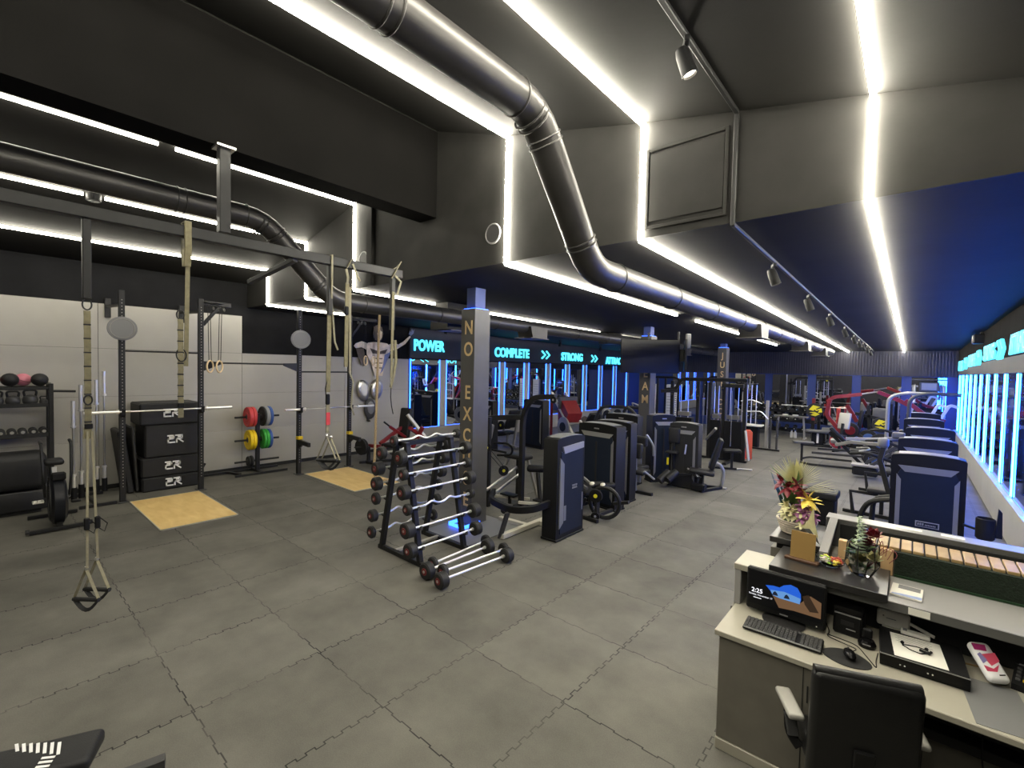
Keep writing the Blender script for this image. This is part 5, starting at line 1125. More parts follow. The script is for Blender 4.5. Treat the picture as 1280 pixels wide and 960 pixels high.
seatpad(T, (.0, .2, .98), (.34, .10, .55), (-.25, 0, 0), 'cream', 'backrest'); seatpad(T, (0, -.15, .50), (.34, .4, .09)); bars(T, 'frame', 'black_steel', .07, .07, [(0, -.5, .03), (0, .6, .03)], [(0, -.1, .05), (0, .1, .9)], up=(1, 0, 0)); MB().cyl((-.12, -.35, .35), (.12, -.35, .35), .09, None, 14).build('roller', 'silver', T)
T = thing('dumbbell_rack', 'three tier dumbbell rack before the far mirrors', 'rack', (-4.15, 22.1, 0))
for k in (-1, 1): bars(T, 'end_frame', 'black_steel', .08, .10, [(k * 1.35, .25, .02), (k * 1.35, .05, 1.12)], [(k * 1.35, -.45, .04), (k * 1.35, .35, .04)], up=(1, 0, 0))
for i, z in enumerate((.22, .60, .98)):
    MB().at((0, -.22 + i * .16, z), (.3, 0, 0)).box((0, 0, 0), (2.66, .36, .03), .004).build('shelf', 'black_steel', T)
DB = None
for i, z in enumerate((.22, .60, .98)):
    for k in range(9):
        x = -4.15 - 1.18 + k * .295; y = 22.1 - .22 + i * .16
        lab = f'black dumbbell on the {("bottom", "middle", "top")[i]} tier of the far rack'
        if DB is None:
            DB = thing('dumbbell', lab, 'dumbbell', (x, y - .02, z + .11), 0, 'dumbbells on the far rack, bottom tier')
            for s in (-1, 1):
                hd = MB().disc((0, s * .10, 0), (0, 1, 0), .075, .10, 18, .012).build('head', 'rubber', DB)
            MB().disc((0, -.152, 0), (0, 1, 0), .028, .006, 10).build('end_cap', 'steel', DB); MB().cyl((0, -.06, 0), (0, .06, 0), .016).build('grip', 'steel', DB)
        else: dup(DB, (x, y - .02, z + .11), None, lab, f'dumbbells on the far rack, {("bottom", "middle", "top")[i]} tier', (.3, 0, 0))
DB.rotation_euler = (.3, 0, 0)
T = thing('handle_rack', 'narrow steel table rack with silver attachments before the dumbbells', 'rack', (-3.55, 20.9, 0))
MB().box((0, 0, .86), (1.15, .3, .04), .006).build('tray', 'steel', T); 
for k in (-1, 1): bars(T, 'leg', 'tube_grey', .06, .06, [(k * .42, 0, .85), (k * .48, 0, .03)], up=(0, 1, 0)); bars(T, 'foot', 'tube_grey', .06, .05, [(k * .48, -.28, .025), (k * .48, .28, .025)])
for x in (-.2, .15): MB().torus((x, 0, .905), (0, 0, 1), .09, .018, 18, 8).build('grip_ring', 'chrome', T)
for x in (.02, .12):
    T = thing('bottle', ('white bottle on the floor under the steel table rack', 'second white bottle on the floor under the steel table rack')[x > .1], 'bottle', (-3.55 + x * 1.2, 21.05, 0))
    MB().lathe([(0, .001), (.05, .001), (.055, .02), (.055, .2), (.025, .25), (.025, .28), (0, .28)], (0, 0, 0), (0, 0, 1), 14).build('body', 'white', T); MB().cyl((0, 0, .28), (0, 0, .31), .028, None, 10).build('cap', 'blue', T)
T = thing('plyo_step', 'orange block on the far sill beside the red upright', 'step', (-2.15, 22.9, 0)); MB().box((0, 0, .60), (.26, .30, 1.18), .02).build('body', 'orange', T); MB().box((0, -.152, .60), (.18, .006, 1.0)).build('groove', 'red_rubber', T)
T = thing('floor_bench', 'dark square bench seat on the floor behind the flower basket', 'bench', (-1.10, 9.35, 0), 0)
MB().pad((0, 0, .50), (.50, .46, .12), .03).build('seat', 'vinyl', T); MB().box((0, 0, .23), (.44, .40, .44), .02).build('body', 'black_plastic', T); MB().torus((0, 0, .563), (0, 0, 1), .2, .006, 24, 6).build('piping', 'grey_vinyl', T)

# bench corner at the camera's feet
T = thing('bench', 'black bench with white striped lettering close to the camera', 'bench', (-3.52, -.05, -.0), 0)
MB().at((0, 0, .365), (0, 0, math.radians(-25))).pad((0, 0, 0), (.26, 1.04, .085), .03, 4).build('pad', 'vinyl', T)
b = MB(); b.M = Matrix.Translation((0, 0, .4085)) @ Matrix.Rotation(math.radians(-25), 4, 'Z')
for k in range(7): b.prism([(-.07 - .012 * k, .33 - k * .034), (.03 - .018 * k, .36 - k * .034), (.03 - .018 * k, .375 - k * .034), (-.07 - .012 * k, .345 - k * .034)], .002, (0, 0, 0), (1, 0, 0), (0, 1, 0))
for k in range(4): b.prism([(.02 + .03 * k, .30), (.035 + .03 * k, .30), (.05 + .03 * k, .36), (.035 + .03 * k, .36)], .002, (0, 0, 0), (1, 0, 0), (0, 1, 0))
b.build('lettering', 'white_print', T)
bars(T, 'leg', 'black_steel', .07, .07, [(.10, .22, .02), (.10, .22, .33)], [(-.16, -.36, .02), (-.16, -.36, .33)], up=(1, 0, 0)); bars(T, 'foot', 'black_steel', .06, .05, [(-.12, .26, .025), (.24, .16, .025)], [(-.36, -.30, .025), (.04, -.42, .025)])
T = thing('sled_handle', 'end of a black steel tube bar low beside the near bench', 'bar', (-3.28, .45, 0), 0)
bars(T, 'tube', 'dark_grey', .06, .06, [(.14, .24, .22), (-.02, -.30, .20)]); bars(T, 'leg', 'black_steel', .05, .05, [(.0, -.25, .02), (.0, -.25, .19)], [(.1, .15, .02), (.1, .15, .19)], up=(1, 0, 0))
# ================================================================== RECEPTION COUNTER AND WHAT STANDS ON IT
M['turf_panel'] = M['turf']
T = thing('reception_counter', 'long grey reception counter with wooden slats and a green turf front', 'reception desk', (0, 0, 0))
def B(nm, m, x0, x1, y0, y1, z0, z1, b=.004): return MB().box(((x0 + x1) / 2, (y0 + y1) / 2, (z0 + z1) / 2), (x1 - x0, y1 - y0, z1 - z0), b).build(nm, m, T)
B('worktop', 'desk', -.93, 1.15, 3.19, 3.96, .765, .80)
cab = B('pedestal', 'desk_side', -.905, -.36, 3.215, 3.94, .075, .764)
for x in (-.40,): MB().box((x, 3.2135, .60), (.008, .006, .10)).build('pull_slot', 'matte_black', cab)
MB().box((-.425, 3.2138, .42), (.004, .005, .68)).build('door_gap', 'matte_black', cab)
B('plinth', 'desk', -.907, -.355, 3.205, 3.95, .0, .074)
B('modesty_panel', 'desk_side', -.33, 1.15, 3.72, 3.75, .10, .764)
B('cable_tray', 'matte_black', -.33, 1.15, 3.60, 3.72, .40, .46)
B('end_panel', 'ledge', -.940, -.895, 3.66, 3.995, .801, 1.054); B('end_cap', 'desk', -.945, -.725, 3.655, 4.00, 1.055, 1.10)
B('end_side', 'desk_side', -.945, -.906, 3.60, 4.00, .02, .799)
B('back_board', 'matte_black', -.89, 1.15, 3.965, 3.99, .80, 1.05)
lg = B('ledge', 'ledge', -.71, 1.15, 3.722, 4.195, 1.045, 1.10); MB().box((.22, 3.7185, 1.072), (1.855, .005, .052)).build('edge_band', 'ledge_dark', lg)
B('counter_body', 'desk_side', -.82, 1.15, 4.21, 4.60, .02, 1.10)
tp = B('turf_panel', 'turf', -.045, 1.15, 4.205, 4.24, 1.10, 1.272, 0); MB().box((.55, 4.20, 1.108), (1.19, .010, .012)).build('trim_strip', 'dark_green', tp)
for x, w_ in ((-.09, .075), (-.345, .05)): B('jamb', 'pine', x - w_ / 2, x + w_ / 2, 4.198, 4.25, 1.10, 1.275, .003)
B('inner_wall', 'matte_black', -.40, 1.15, 4.60, 4.62, 1.10, 1.29)
sl = B('slat_bed', 'matte_black', -.22, 1.15, 4.241, 4.598, 1.255, 1.266)
for k in range(21):
    x = -.18 + k * .0645
    MB().box((x, 4.375, 1.280), (.055, .255, .022), .003).build('slat', 'slat_wood', sl)
ol = B('outer_ledge', 'ledge', -.50, 1.15, 4.62, 4.78, 1.295, 1.325); MB().box((.325, 4.617, 1.30), (1.64, .004, .045)).build('edge_band', 'ledge_dark', ol)
B('outer_wall', 'ledge_dark', -.50, 1.15, 4.625, 4.78, .02, 1.294)
MB().prism([(4.05, 1.17), (4.62, 1.295), (4.62, 1.325), (4.05, 1.205)], .055, (-.445, 0, 0), (0, 1, 0), (0, 0, 1)).build('side_cheek', 'ledge', T)
B('shelf', 'black_gloss', -.72, -.065, 3.665, 4.155, 1.101, 1.15, .003); B('shelf', 'black_gloss', -.82, -.475, 4.165, 4.60, 1.155, 1.20, .003)
B('shelf_riser', 'matte_black', -.78, -.50, 4.22, 4.58, 1.10, 1.155)

# ---- screen, keyboard, mouse
o = thing('monitor', 'black desktop monitor showing a beach cave lock screen', 'monitor', (-.605, 3.605, .80))
MB().box((0, .02, .175), (.475, .045, .295), .010).build('housing', 'black_plastic', o)
sm = bpy.data.materials.new('lock_screen'); sm.use_nodes = True; nt = sm.node_tree; bs = nt.nodes['Principled BSDF']
def scr(name, col, s):
    m = emit(name, col, s); m.node_tree.nodes['Principled BSDF'].inputs['Base Color'].default_value = (.004, .004, .004, 1); m.node_tree.nodes['Principled BSDF'].inputs['Specular IOR Level'].default_value = .15; return m
MB().box((0, -.004, .19), (.435, .004, .235)).build('screen', scr('screen_dark', (.02, .022, .03), .05), o)
def flat(nm, pts, m, d): return MB().prism(pts, .0016, (0, d, .19), (1, 0, 0), (0, 0, 1)).build(nm, m, o)
sky = flat('picture_sky', [(-.115, .035), (-.07, .045), (-.03, .045), (-.005, .068), (.035, .085), (.075, .075), (.095, .04), (.098, .0), (.09, -.03), (-.02, -.03), (-.07, -.02), (-.085, .005)], scr('screen_blue', (.02, .13, .72), .8), -.0075)
flat('picture_haze', [(-.085, .012), (.0, .025), (.095, .01), (.092, -.028), (-.03, -.028), (-.07, -.02)], scr('screen_pale', (.16, .38, .80), .7), -.0085)
flat('picture_sand', [(-.07, -.022), (.0, -.012), (.095, -.02), (.15, .045), (.212, .02), (.212, -.085), (.06, -.085), (-.03, -.095)], scr('screen_sand', (.20, .11, .055), .7), -.0082)
flat('picture_cave', [(.105, .03), (.14, .05), (.17, .0), (.20, -.05), (.15, -.06), (.12, -.02)], scr('screen_cave', (.06, .035, .02), .5), -.009)
for x in (-.055, .015): flat('picture_rock', [(x - .018, -.018), (x - .010, .004), (x, .012), (x + .012, .0), (x + .018, -.016)], scr('screen_rock', (.02, .03, .06), .5), -.0095)
tx = scr('screen_text', (.9, .9, .95), 1.1)
lettering('2:25', .042, tx, o, (-.168, -.0068, .168), (PI / 2, 0, 0), .0005, 'clock_text', bold=.0006); lettering('Sunday, November 17', .0165, tx, o, (-.145, -.0068, .139), (PI / 2, 0, 0), .0004, 'date_text'); MB().box((-.165, -.0068, .118), (.05, .001, .004)).build('status_text', tx, o)
MB().bar([(0, .03, .06), (0, .035, .012)], .06, .03, 0, (0, 1, 0)).build('stand', 'black_plastic', o); MB().lathe([(0, .001), (.125, .001), (.13, .008), (.11, .016), (0, .020)], (0, .0, 0), (0, 0, 1), 32).build('foot', 'black_gloss', o); MB().box((0, -.0045, .052), (.05, .002, .008)).build('badge', 'silver', o); MB().box((.19, -.004, .045), (.006, .003, .006)).build('power_light', 'white', o)
o = thing('keyboard', 'black keyboard on the pale worktop before the monitor', 'keyboard', (-.575, 3.405, .805), .03)
MB().at((0, 0, .012), (.05, 0, 0)).box((0, 0, 0), (.44, .155, .018), .006).build('case', 'black_plastic', o)
for r in range(5):
    for k in range(19 if r else 20):
        if k == 15 or (r == 4 and 3 < k < 9): continue
        x = -.205 + k * .0216
        if r < 99: pass
kb = MB(); kb.M = Matrix.Translation((0, 0, .012)) @ Euler((.05, 0, 0)).to_matrix().to_4x4()
for r in range(6):
    for k in range(19):
        if k in (13,) and r < 5: continue
        kb.box((-.205 + k * .0228, -.060 + r * .0235, .0125), (.0195, .0195, .007), .002)
ks = kb.build('keys', 'dark_grey', o); ks['kind'] = 'stuff'
MB().at((0, 0, .013), (.05, 0, 0)).box((0, -.072, .006), (.43, .010, .010), .003).build('front_lip', 'grey_trim', o)
o = thing('mouse_mat', 'black curved mouse mat on the worktop', 'mouse mat', (-.235, 3.40, .80), 0)
MB().prism([(.11 * math.cos(a) * (1 + .12 * math.cos(2 * a)), .10 * math.sin(a) * (1 + .1 * math.sin(a))) for a in [2 * PI * i / 28 for i in range(28)]], .004, (0, 0, .003), (1, 0, 0), (0, 1, 0)).build('mat', 'rubber', o)
o = thing('computer_mouse', 'glossy black computer mouse on the mat', 'mouse', (-.222, 3.42, .817), .35)
MB().ball((0, 0, .012), .055, 18, (.58, 1, .40)).build('shell', 'screen_off', o); MB().cyl((-.004, .028, .033), (.004, .028, .033), .007, None, 10).build('scroll_wheel', 'dark_grey', o)
def cable(nm, label, pts, r=.0028, m='black_plastic'):
    o = thing(nm, label, 'cable', pts[0]); p0 = V(pts[0]); MB().tube(fillet([V(p) - p0 for p in pts], .05, 5), r, 6).build('wire', m, o); return o
cable('mouse_cable', 'thin black mouse cable curling over the worktop', [(-.215, 3.49, .815), (-.19, 3.53, .818), (-.36, 3.58, .818), (-.345, 3.66, .810), (-.40, 3.84, .810)])
cable('power_cable', 'thin black cable running from printer to recorder over the worktop', [(-.36, 3.64, .803), (-.20, 3.62, .803), (-.09, 3.40, .803), (-.10, 3.48, .803), (-.095, 3.60, .803)])
o = thing('receipt_printer', 'black boxy receipt printer beside the monitor', 'printer', (-.255, 3.80, .80), -.05)
MB().box((0, 0, .075), (.155, .20, .148), .012).build('body', 'black_plastic', o); MB().prism([(-.10, .15), (.03, .15), (-.02, .19), (-.10, .185)], .150, (0, 0, 0), (0, 1, 0)).build('lid', 'screen_off', o); MB().box((0, -.099, .14), (.14, .012, .006)).build('paper_slot', 'silver', o); MB().box((0, -.1015, .085), (.07, .004, .03)).build('front_hatch', 'matte_black', o); MB().box((.02, -.103, .05), (.05, .003, .006)).build('badge', 'silver', o)
o = thing('charging_dock', 'small black glossy charging dock beside the printer', 'dock', (-.152, 3.65, .80))
MB().lathe([(0, .001), (.045, .001), (.048, .02), (.035, .045), (0, .05)], (0, 0, 0), (0, 0, 1), 20).build('base', 'screen_off', o); MB().box((0, .02, .075), (.05, .02, .06), .008).build('cradle', 'black_plastic', o); MB().box((0, -.044, .028), (.04, .003, .006)).build('status_light', 'silver', o)
o = thing('router', 'white router standing at the back of the worktop', 'router', (-.035, 3.93, .80))
MB().pad((0, 0, .105), (.17, .035, .105), .015).build('body', 'white', o); MB().box((0, 0, .026), (.11, .05, .05), .008).build('foot', 'white', o); MB().bar([(.085, -.01, .11), (.20, -.06, .09)], .012, .018).build('antenna', 'white', o); MB().box((-.01, -.019, .11), (.05, .002, .004)).build('logo_mark', 'grey_trim', o); MB().box((-.05, -.019, .122), (.008, .002, .008)).build('logo_mark', 'grey_trim', o)
o = thing('power_adapter', 'small white power adapter behind the paper sheet', 'adapter', (.075, 3.86, .876)); MB().box((0, -.025, .012), (.14, .05, .022), .004).build('body', 'white', o); MB().box((-.05, -.025, .025), (.02, .03, .004)).build('switch', 'grey_trim', o)
o = thing('video_recorder', 'flat black video recorder box under the paper sheet', 'recorder', (.10, 3.68, .80), .05)
MB().box((0, 0, .040), (.385, .37, .066), .004).build('case', 'black_plastic', o); MB().box((0, -.188, .040), (.385, .012, .074), .003).build('front_panel', 'screen_off', o); MB().box((0, -.19, .073), (.385, .010, .006)).build('edge_trim', 'silver', o)
for x in (-.1, -.08, .02, .04): MB().cyl((x, -.1945, .035), (x, -.196, .035), .004, None, 8).build('light', 'white', o)
o = thing('paper_sheet', 'white printed paper sheet on the black recorder box', 'paper', (.085, 3.655, .8745), .10)
MB().box((0, 0, .001), (.235, .30, .0015)).build('sheet', 'paper', o); b = MB()
for k in range(6): b.box((-.01, .125 - k * .018, .0022), (.17 - .02 * (k % 2), .003, .0004))
b.build('print_lines', 'grey_trim', o)
o = thing('earphones', 'coiled black earphones on the white paper sheet', 'earphones', (.075, 3.64, .8765))
MB().tube([(.055 * math.cos(a) * (1 + .2 * math.sin(3 * a)), .035 * math.sin(a), .006 + .003 * math.sin(2 * a)) for a in [i * .3 for i in range(40)]], .0028, 6).build('wire', 'black_plastic', o)
for x, y in ((-.06, .03), (.05, .035)): MB().ball((x, y, .010), .010, 10).build('earbud', 'black_plastic', o)
MB().bar([(.02, .0, .010), (.062, -.02, .012), (.07, .01, .012)], .014, .012).build('remote', 'black_plastic', o)
o = thing('wipes_packet', 'white and magenta packet of wipes on the worktop', 'packet', (.385, 3.74, .822), .55)
MB().at((0, 0, .068), (.62, 0, 0)).pad((0, 0, 0), (.105, .215, .055), .026, 4).build('wrapper', 'white_print', o)
def wp(nm, pts, m): MB().at((0, -.0165, .0905), (.62, 0, 0)).prism(pts, .003, (0, 0, 0), (1, 0, 0), (0, 1, 0)).build(nm, m, o)
wp('printed_band', [(-.045, .09), (.02, .085), (.01, .05), (-.048, .055)], mat('magenta_print', (.40, .03, .16), .4)); wp('printed_band', [(-.03, .03), (.045, .045), (.045, .0), (-.01, -.03)], mat('rose_print', (.62, .08, .14), .4)); wp('printed_patch', [(-.048, .03), (-.03, .04), (-.012, .0), (-.045, -.02)], mat('lilac_print', (.25, .22, .45), .4)); wp('printed_band', [(-.048, -.03), (-.01, -.045), (.03, -.02), (.0, -.06), (-.048, -.06)], mat('rose_print_b', (.55, .06, .12), .4)); wp('label_mark', [(.0, -.08), (.03, -.076), (.03, -.07), (.0, -.074)], 'black_plastic')
o = thing('card_terminal', 'black card payment terminal with keypad beside the wipes packet', 'card terminal', (.545, 3.80, .80), -.2)
MB().prism([(-.11, .002), (.10, .002), (.10, .065), (.04, .085), (-.11, .035)], .10, (0, 0, 0), (0, 1, 0)).build('body', 'black_plastic', o); MB().at((0, .06, .083), (-.32, 0, 0)).box((0, 0, 0), (.07, .05, .004)).build('display', 'grey_trim', o)
for r in range(4):
    for k in range(3): MB().at((-.028 + k * .028, -.075 + r * .028, .052 + r * .0085), (.32, 0, 0)).box((0, 0, 0), (.02, .017, .012), .003).build('key', ('yellow' if r == 0 and k == 1 else 'dark_grey'), o)
o = thing('pen', 'orange brown pen on the dark worktop behind the wipes', 'pen', (.30, 3.83, .806), .2); MB().cyl((-.07, 0, 0), (.06, 0, 0), .005, None, 10).build('barrel', 'slat_wood', o); MB().cyl((.06, 0, 0), (.075, 0, 0), .005, .001, 10).build('tip', 'silver', o)
o = thing('desk_sheet', 'clear grey plastic sheet under the wipes packet', 'desk mat', (.40, 3.45, .80), .1); MB().box((0, 0, .0015), (.24, .46, .002)).build('sheet', 'grey_trim', o)
cable('hanging_cable', 'loose black cable hanging under the worktop', [(.36, 3.55, .75), (.36, 3.50, .45), (.40, 3.45, .20), (.30, 3.40, .02), (.10, 3.45, .015), (.22, 3.6, .015), (.05, 3.62, .015)], .004)
cable('hanging_cable', 'second black cable hanging under the worktop near the plugs', [(.50, 3.58, .75), (.52, 3.50, .50), (.50, 3.45, .02), (.60, 3.3, .015)], .006)
# ---- on the shelves
o = thing('sign_holder', 'kraft brown card standing in a dark wooden holder', 'sign', (-.555, 3.90, 1.15), -.08)
MB().at((0, 0, 0), (-.10, 0, 0)).box((0, .0, .105), (.155, .006, .205), .001).build('card', 'brass_sheet', o); MB().box((0, -.005, .010), (.21, .06, .018), .003).build('base', mat('dark_walnut', (.09, .045, .025), .45), o)
o = thing('candy_bowl', 'clear bowl of colourful candies on the black shelf', 'bowl', (-.39, 3.96, 1.15))
MB().lathe([(0, .002), (.05, .002), (.085, .03), (.092, .058), (.088, .058), (.080, .032), (.046, .008), (0, .008)], (0, 0, 0), (0, 0, 1), 28).build('bowl', 'glass', o)
cm = [mat('candy_' + n, c, .35) for n, c in (('red', (.55, .08, .06)), ('orange', (.75, .28, .04)), ('yellow', (.75, .60, .06)), ('lime', (.35, .60, .05)), ('pale', (.75, .65, .60)))]
for k in range(70):
    a = random.random() * 2 * PI; r = .068 * math.sqrt(random.random()); z = .018 + random.random() * .030 + .012 * (1 - r / .07)
    cd_ = thing('candy', 'small coloured candy in the clear bowl on the black shelf', 'candy', (-.39 + r * math.cos(a), 3.96 + r * math.sin(a), 1.15 + z), a, 'candies in the clear bowl')
    MB().box((0, 0, 0), (.024, .014, .011), .004).build('wrapper', cm[min(4, max(0, int(2 + 2 * math.cos(a + 2.6) + random.random())))], cd_)
o = thing('glass_vase', 'faceted glass vase with black edges holding eucalyptus and roses', 'vase', (-.21, 3.92, 1.15))
def ring(r, z, n=6, t=.3): return [V((r * math.cos(2 * PI * i / n + t), r * math.sin(2 * PI * i / n + t), z)) for i in range(n)]
R0, R1, R2 = ring(.055, .004), ring(.098, .075), ring(.088, .215)
g = MB(); vs = R0 + R1 + R2
g.add(vs, [(i, (i + 1) % 6, 6 + (i + 1) % 6, 6 + i) for i in range(6)] + [(6 + i, 6 + (i + 1) % 6, 12 + (i + 1) % 6, 12 + i) for i in range(6)] + [tuple(range(6))]); g.build('glass', 'glass', o, 10)
e = MB()
for i in range(6):
    j = (i + 1) % 6
    for a, b_ in ((R0[i], R0[j]), (R2[i], R2[j]), (R0[i], R1[i]), (R1[i], R2[i])): e.tube([a, b_], .0028, 6)
e.build('edge_frame', 'black_steel', o)
def leaf_mb(mb, c, d, ln, wd, bend=.2):
    c, d = V(c), V(d).normalized(); s, u = basis(d); n = 5; vs = []
    for k in range(n + 1):
        t = k / n; w_ = wd * math.sin(PI * min(.98, .06 + t * .94)) ; p = c + d * ln * t - V((0, 0, 1)) * bend * ln * t * t
        vs += [p - s * w_, p + u * w_ * .25, p + s * w_]
    return mb.add(vs, [f for k in range(n) for f in ((3 * k, 3 * k + 1, 3 * k + 4, 3 * k + 3), (3 * k + 1, 3 * k + 2, 3 * k + 5, 3 * k + 4))])
rd = random.Random(3)
lf = MB()
for k in range(46):
    t = k / 46; a = k * 2.4; c = (-.03 + .02 * math.sin(3 * t), .01, .17 + t * .22); leaf_mb(lf, c, (math.cos(a), math.sin(a), .5), .05 - .018 * t, .018 - .006 * t, .3)
lf.tube([(-.02, .0, .03), (-.03, .01, .2), (-.03, .01, .38)], .004, 6); lf.build('eucalyptus', 'leaf_pale', o)
lf = MB()
for k in range(40): a = rd.random() * 6.28; leaf_mb(lf, (rd.uniform(-.06, .04), rd.uniform(-.05, .05), rd.uniform(.03, .20)), (math.cos(a), math.sin(a), .6), .055, .016)
lf.build('greenery', 'leaf', o)
def rose(nm, c, r, m, par):
    mb = MB(); rr = random.Random(int(abs(c[0]) * 1000))
    for k in range(16):
        a = k * 2.4; q = r * (.25 + .75 * k / 16); p = V(c) + V((math.cos(a) * q * .5, math.sin(a) * q * .5, r * .5 * (1 - k / 16)))
        leaf_mb(mb, p, (math.cos(a) * (.3 + k / 16), math.sin(a) * (.3 + k / 16), 1.0 - .5 * k / 16), r * .95, r * .45, -.1)
    return mb.build(nm, m, par)
rose('rose', (.05, .02, .26), .05, 'petal_red', o); rose('rose', (.06, -.03, .12), .045, 'petal_cream', o); rose('rose', (.02, .03, .20), .04, 'petal_red', o); rose('rose', (-.01, -.04, .10), .045, 'petal_cream', o)
tw = MB()
for k in range(5): tw.tube(fillet([(.02, .0, .05), (.06 + .02 * k, .02 * k, .20), (.07 + .03 * k, .02, .30 - .03 * k), (.10 + .01 * k, .0, .20 - .02 * k)], .06, 4), .002, 5)
tw.build('twigs', 'petal_red', o)
o = thing('leaflet_stack', 'pale blue printed leaflets lying on the grey ledge', 'leaflets', (.025, 3.93, 1.1015), -.05)
MB().box((0, 0, .006), (.155, .21, .010)).build('pages', 'paper', o); MB().box((.01, .06, .0115), (.11, .07, .001)).build('photo_print', 'grey_trim', o); MB().prism([(-.07, -.10), (.075, -.10), (.075, -.055), (-.02, -.07), (-.07, -.085)], .001, (0, 0, .0118), (1, 0, 0), (0, 1, 0)).build('blue_print', mat('pale_blue_print', (.30, .38, .62), .5), o)
o = thing('name_label', 'small white label stuck on the ledge front edge', 'label', (.085, 3.7145, 1.073)); MB().box((0, -.0015, 0), (.10, .002, .042)).build('label', 'paper', o)
for i, (x, l) in enumerate(((.02, .16), (.27, .13))):
    o = thing('paper_slip', ('white paper slip on the outer ledge behind the vase', 'white paper slip on the outer ledge before the tower machine')[i], 'paper', (x, 4.70, 1.325), -.05); MB().box((0, 0, .002), (l, .06, .003)).build('sheet', 'paper', o)
# flower basket
o = thing('flower_basket', 'white wicker basket with arranged lilies, orchids and dry palm', 'flower basket', (-.675, 4.40, 1.20))
MB().lathe([(0, .004), (.10, .004), (.125, .05), (.14, .11), (.147, .115), (.132, .115), (.115, .05), (.09, .014), (0, .014)], (0, 0, 0), (0, 0, 1), 32).build('basket', 'wicker', o)
wv = MB()
for k in range(6): wv.torus((0, 0, .015 + k * .019), (0, 0, 1), .106 + k * .0068, .008, 30, 6)
wv.build('weave', 'wicker', o)
lf = MB()
for k in range(26):
    a = rd.uniform(-.9, 3.6); leaf_mb(lf, (rd.uniform(-.08, -.02), rd.uniform(-.02, .06), .1), (.35 * math.cos(a) - .15, .2 * math.sin(a), 1.4), rd.uniform(.26, .44), .022, .05)
lf.build('tall_leaves', 'leaf', o)
lf = MB()
for k in range(34):
    a = PI * k / 33; leaf_mb(lf, (-.02, .02, .38), (math.cos(a) * .75, .15, .35 + math.sin(a)), rd.uniform(.17, .27), .012, .05)
for k in range(6): leaf_mb(lf, (.02, .02, .34), (.9 + .1 * k, .1, .45 - .08 * k + .2), .25, .008, .05)
lf.build('palm_fan', 'straw', o)
lf = MB(); leaf_mb(lf, (-.04, .0, .36), (-.75, 0, .75), .26, .020, .0); lf.build('blade_leaf', 'leaf', o)
def lily(nm, c, d, r, m):
    mb = MB(); d = V(d).normalized(); s, u = basis(d)
    for k in range(6):
        a = k * PI / 3; leaf_mb(mb, c, d * .55 + (s * math.cos(a) + u * math.sin(a)) * .8, r, r * .26, .15)
    return mb.build(nm, m, o)
for c, d, r in (((-.06, -.08, .38), (-.4, -1, .2), .095), ((.0, -.06, .41), (.3, -1, .4), .09), ((-.11, -.04, .41), (-1, -.5, .3), .09), ((.03, -.07, .36), (.6, -1, -.1), .08)): lily('red_lily', c, d, r, 'petal_red')
for c, d, r in (((.08, -.08, .31), (.3, -1, .5), .11), ((.10, -.05, .28), (.8, -.8, .2), .09)): lily('yellow_lily', c, d, r, 'petal_yellow')
for k, (x, y, z) in enumerate(((.04, -.09, .26), (.08, -.10, .22), (.02, -.10, .21), (.11, -.08, .20), (.06, -.11, .17), (.13, -.06, .16))): lily('orchid', (x, y, z), (rd.uniform(-.5, .8), -1, .3), .07, 'petal_purple')
for k in range(18): lily('cream_blossom', (rd.uniform(-.09, .10), -.09 + rd.uniform(-.03, .04), rd.uniform(.10, .25)), (rd.uniform(-.8, .8), -1, rd.uniform(-.2, .6)), .062, 'petal_cream')
lf = MB()
for k in range(40): a = rd.random() * 6.28; leaf_mb(lf, (rd.uniform(-.05, .12), rd.uniform(-.08, .05), rd.uniform(.07, .22)), (math.cos(a), -.6, math.sin(a) * .5 + .3), .08, .014)
lf.build('filler_leaves', mat('dark_leaf', (.06, .05, .04), .5, 0, .4, 20), o)
MB().pad((-.06, -.06, .13), (.05, .05, .09), .02).build('florist_foam', 'leaf', o)
o = thing('sail_ornament', 'cream folded sail shaped ornament on a round stand', 'ornament', (-.558, 4.215, 1.203), .1)
o.scale = (.68, .6, .82)
MB().lathe([(0, .001), (.05, .001), (.052, .008), (.045, .014), (0, .016)], (-.02, 0, 0), (0, 0, 1), 24).build('stand', 'cream', o); MB().cyl((-.02, 0, .014), (-.02, 0, .10), .008, None, 8).build('stem', 'cream', o)
MB().prism([(-.07, .13), (-.02, .20), (.03, .335), (.045, .20), (.085, .05), (.03, .10), (-.02, .11)], .012, (0, 0, 0)).build('sail', 'petal_cream', o)
MB().prism([(-.06, .12), (.0, .13), (.075, .05), (.10, .0), (.04, .04), (-.01, .09)], .010, (0, -.014, 0)).build('hull_fold', 'ledge_dark', o)

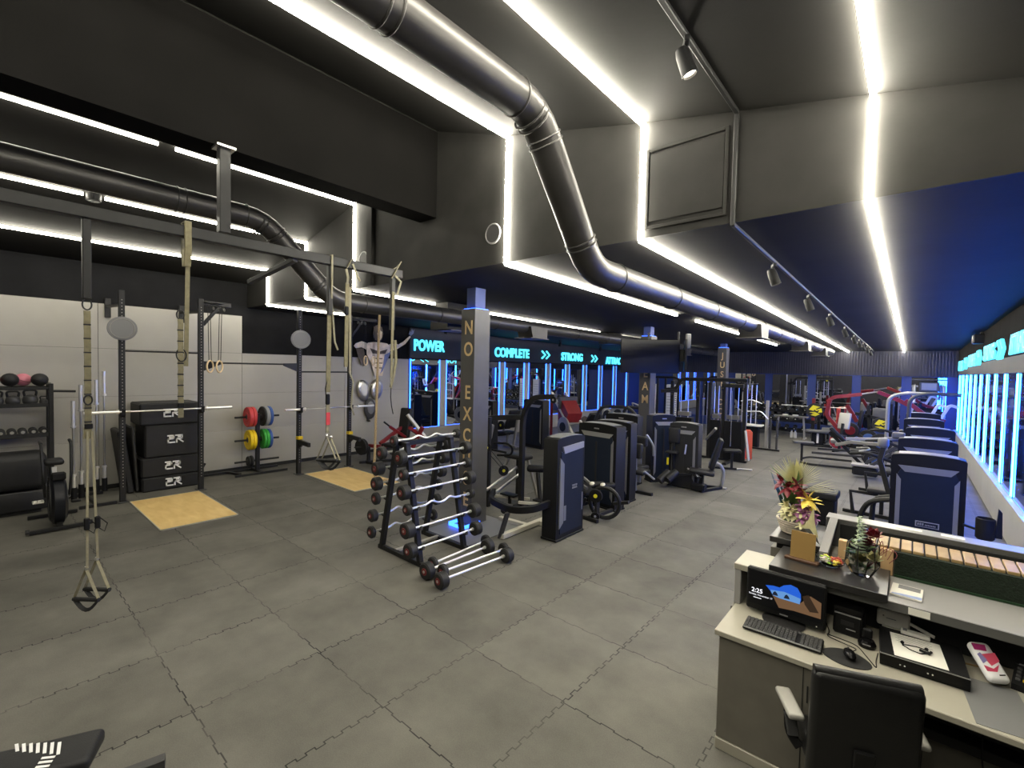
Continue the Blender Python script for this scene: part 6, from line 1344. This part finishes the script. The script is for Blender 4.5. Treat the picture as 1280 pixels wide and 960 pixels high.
# ---- office chair
o = thing('office_chair', 'black leather office chair with grey armrests at the worktop', 'chair', (-.15, 2.99, 0), .37)
MB().at((0, -.075, .66), (.08, 0, 0)).pad((0, 0, 0), (.475, .075, .66), .035, 4).build('backrest', 'leather', o)
MB().at((0, -.105, .975), (0, 0, 0)).cyl((-.225, .015, .0), (.225, .015, .0), .030, None, 16).build('head_roll', 'leather', o)
MB().pad((0, .115, .46), (.46, .33, .10), .045, 4).build('seat', 'leather', o)
for s in (-1, 1):
    a = MB().bar(fillet([(s * .24, .05, .45), (s * .285, .08, .50), (s * .285, .12, .62)], .06, 4), .05, .025, 0, (0, 1, 0)).build('arm_bracket', 'black_plastic', o)
    MB().at((s * .285, .11, .645), (0, 0, s * -.1)).pad((0, 0, 0), (.082, .25, .035), .017, 4).build('armrest', 'tube_grey', a)
    MB().bar([(s * .285, .10, .60), (s * .27, .07, .50)], .055, .06, 0, (0, 1, 0)).build('sleeve', 'dark_grey', a)
MB().cyl((0, .06, .06), (0, .06, .42), .028, None, 14).build('gas_lift', 'black_steel', o)
for k in range(5):
    a = 2 * PI * k / 5 + .3; e = V((.25 * math.cos(a), .06 + .25 * math.sin(a), .075))
    lg_ = MB().bar([(0, .06, .11), e], .05, .03).build('leg', 'black_plastic', o); MB().cyl(e + V((-.022, 0, -.045)), e + V((.022, 0, -.045)), .028, None, 14).build('caster', 'rubber', lg_)
MB().bar([(0, .05, .42), (0, -.09, .46), (0, -.12, .62)], .09, .02, .05, (0, 0, 1)).build('back_bracket', 'black_steel', o)
# ================================================================== CAMERA, WORLD, VIEW
cd = bpy.data.cameras.new('camera'); cam = bpy.data.objects.new('camera', cd); COL.objects.link(cam)
cd.sensor_fit = 'HORIZONTAL'; cd.sensor_width = 36; cd.lens = 581 / 1280 * 36; cd.clip_start = .05; cd.clip_end = 200
R = Matrix(((0.75703756, -0.03927373, 0.65218994), (0.65299782, 0.0117305, -0.75726893), (0.02209026, 0.99915963, 0.03452609)))
cam.matrix_world = Matrix.Translation((0, 0, 2.5)) @ R.to_4x4()
SC.camera = cam
w = bpy.data.worlds.new('world'); w.use_nodes = True; SC.world = w
w.node_tree.nodes['Background'].inputs[0].default_value = (.5, .5, .55, 1); w.node_tree.nodes['Background'].inputs[1].default_value = .02
SC.view_settings.view_transform = 'Standard'; SC.view_settings.look = 'None'; SC.view_settings.exposure = .2; SC.view_settings.gamma = 1
SC.view_settings.use_curve_mapping = False
SC.cycles.max_bounces = 7; SC.cycles.diffuse_bounces = 3; SC.cycles.glossy_bounces = 4; SC.cycles.transmission_bounces = 5; SC.cycles.sample_clamp_indirect = 6
SC.cycles.use_denoising = True; SC.cycles.caustics_reflective = False; SC.cycles.caustics_refractive = False
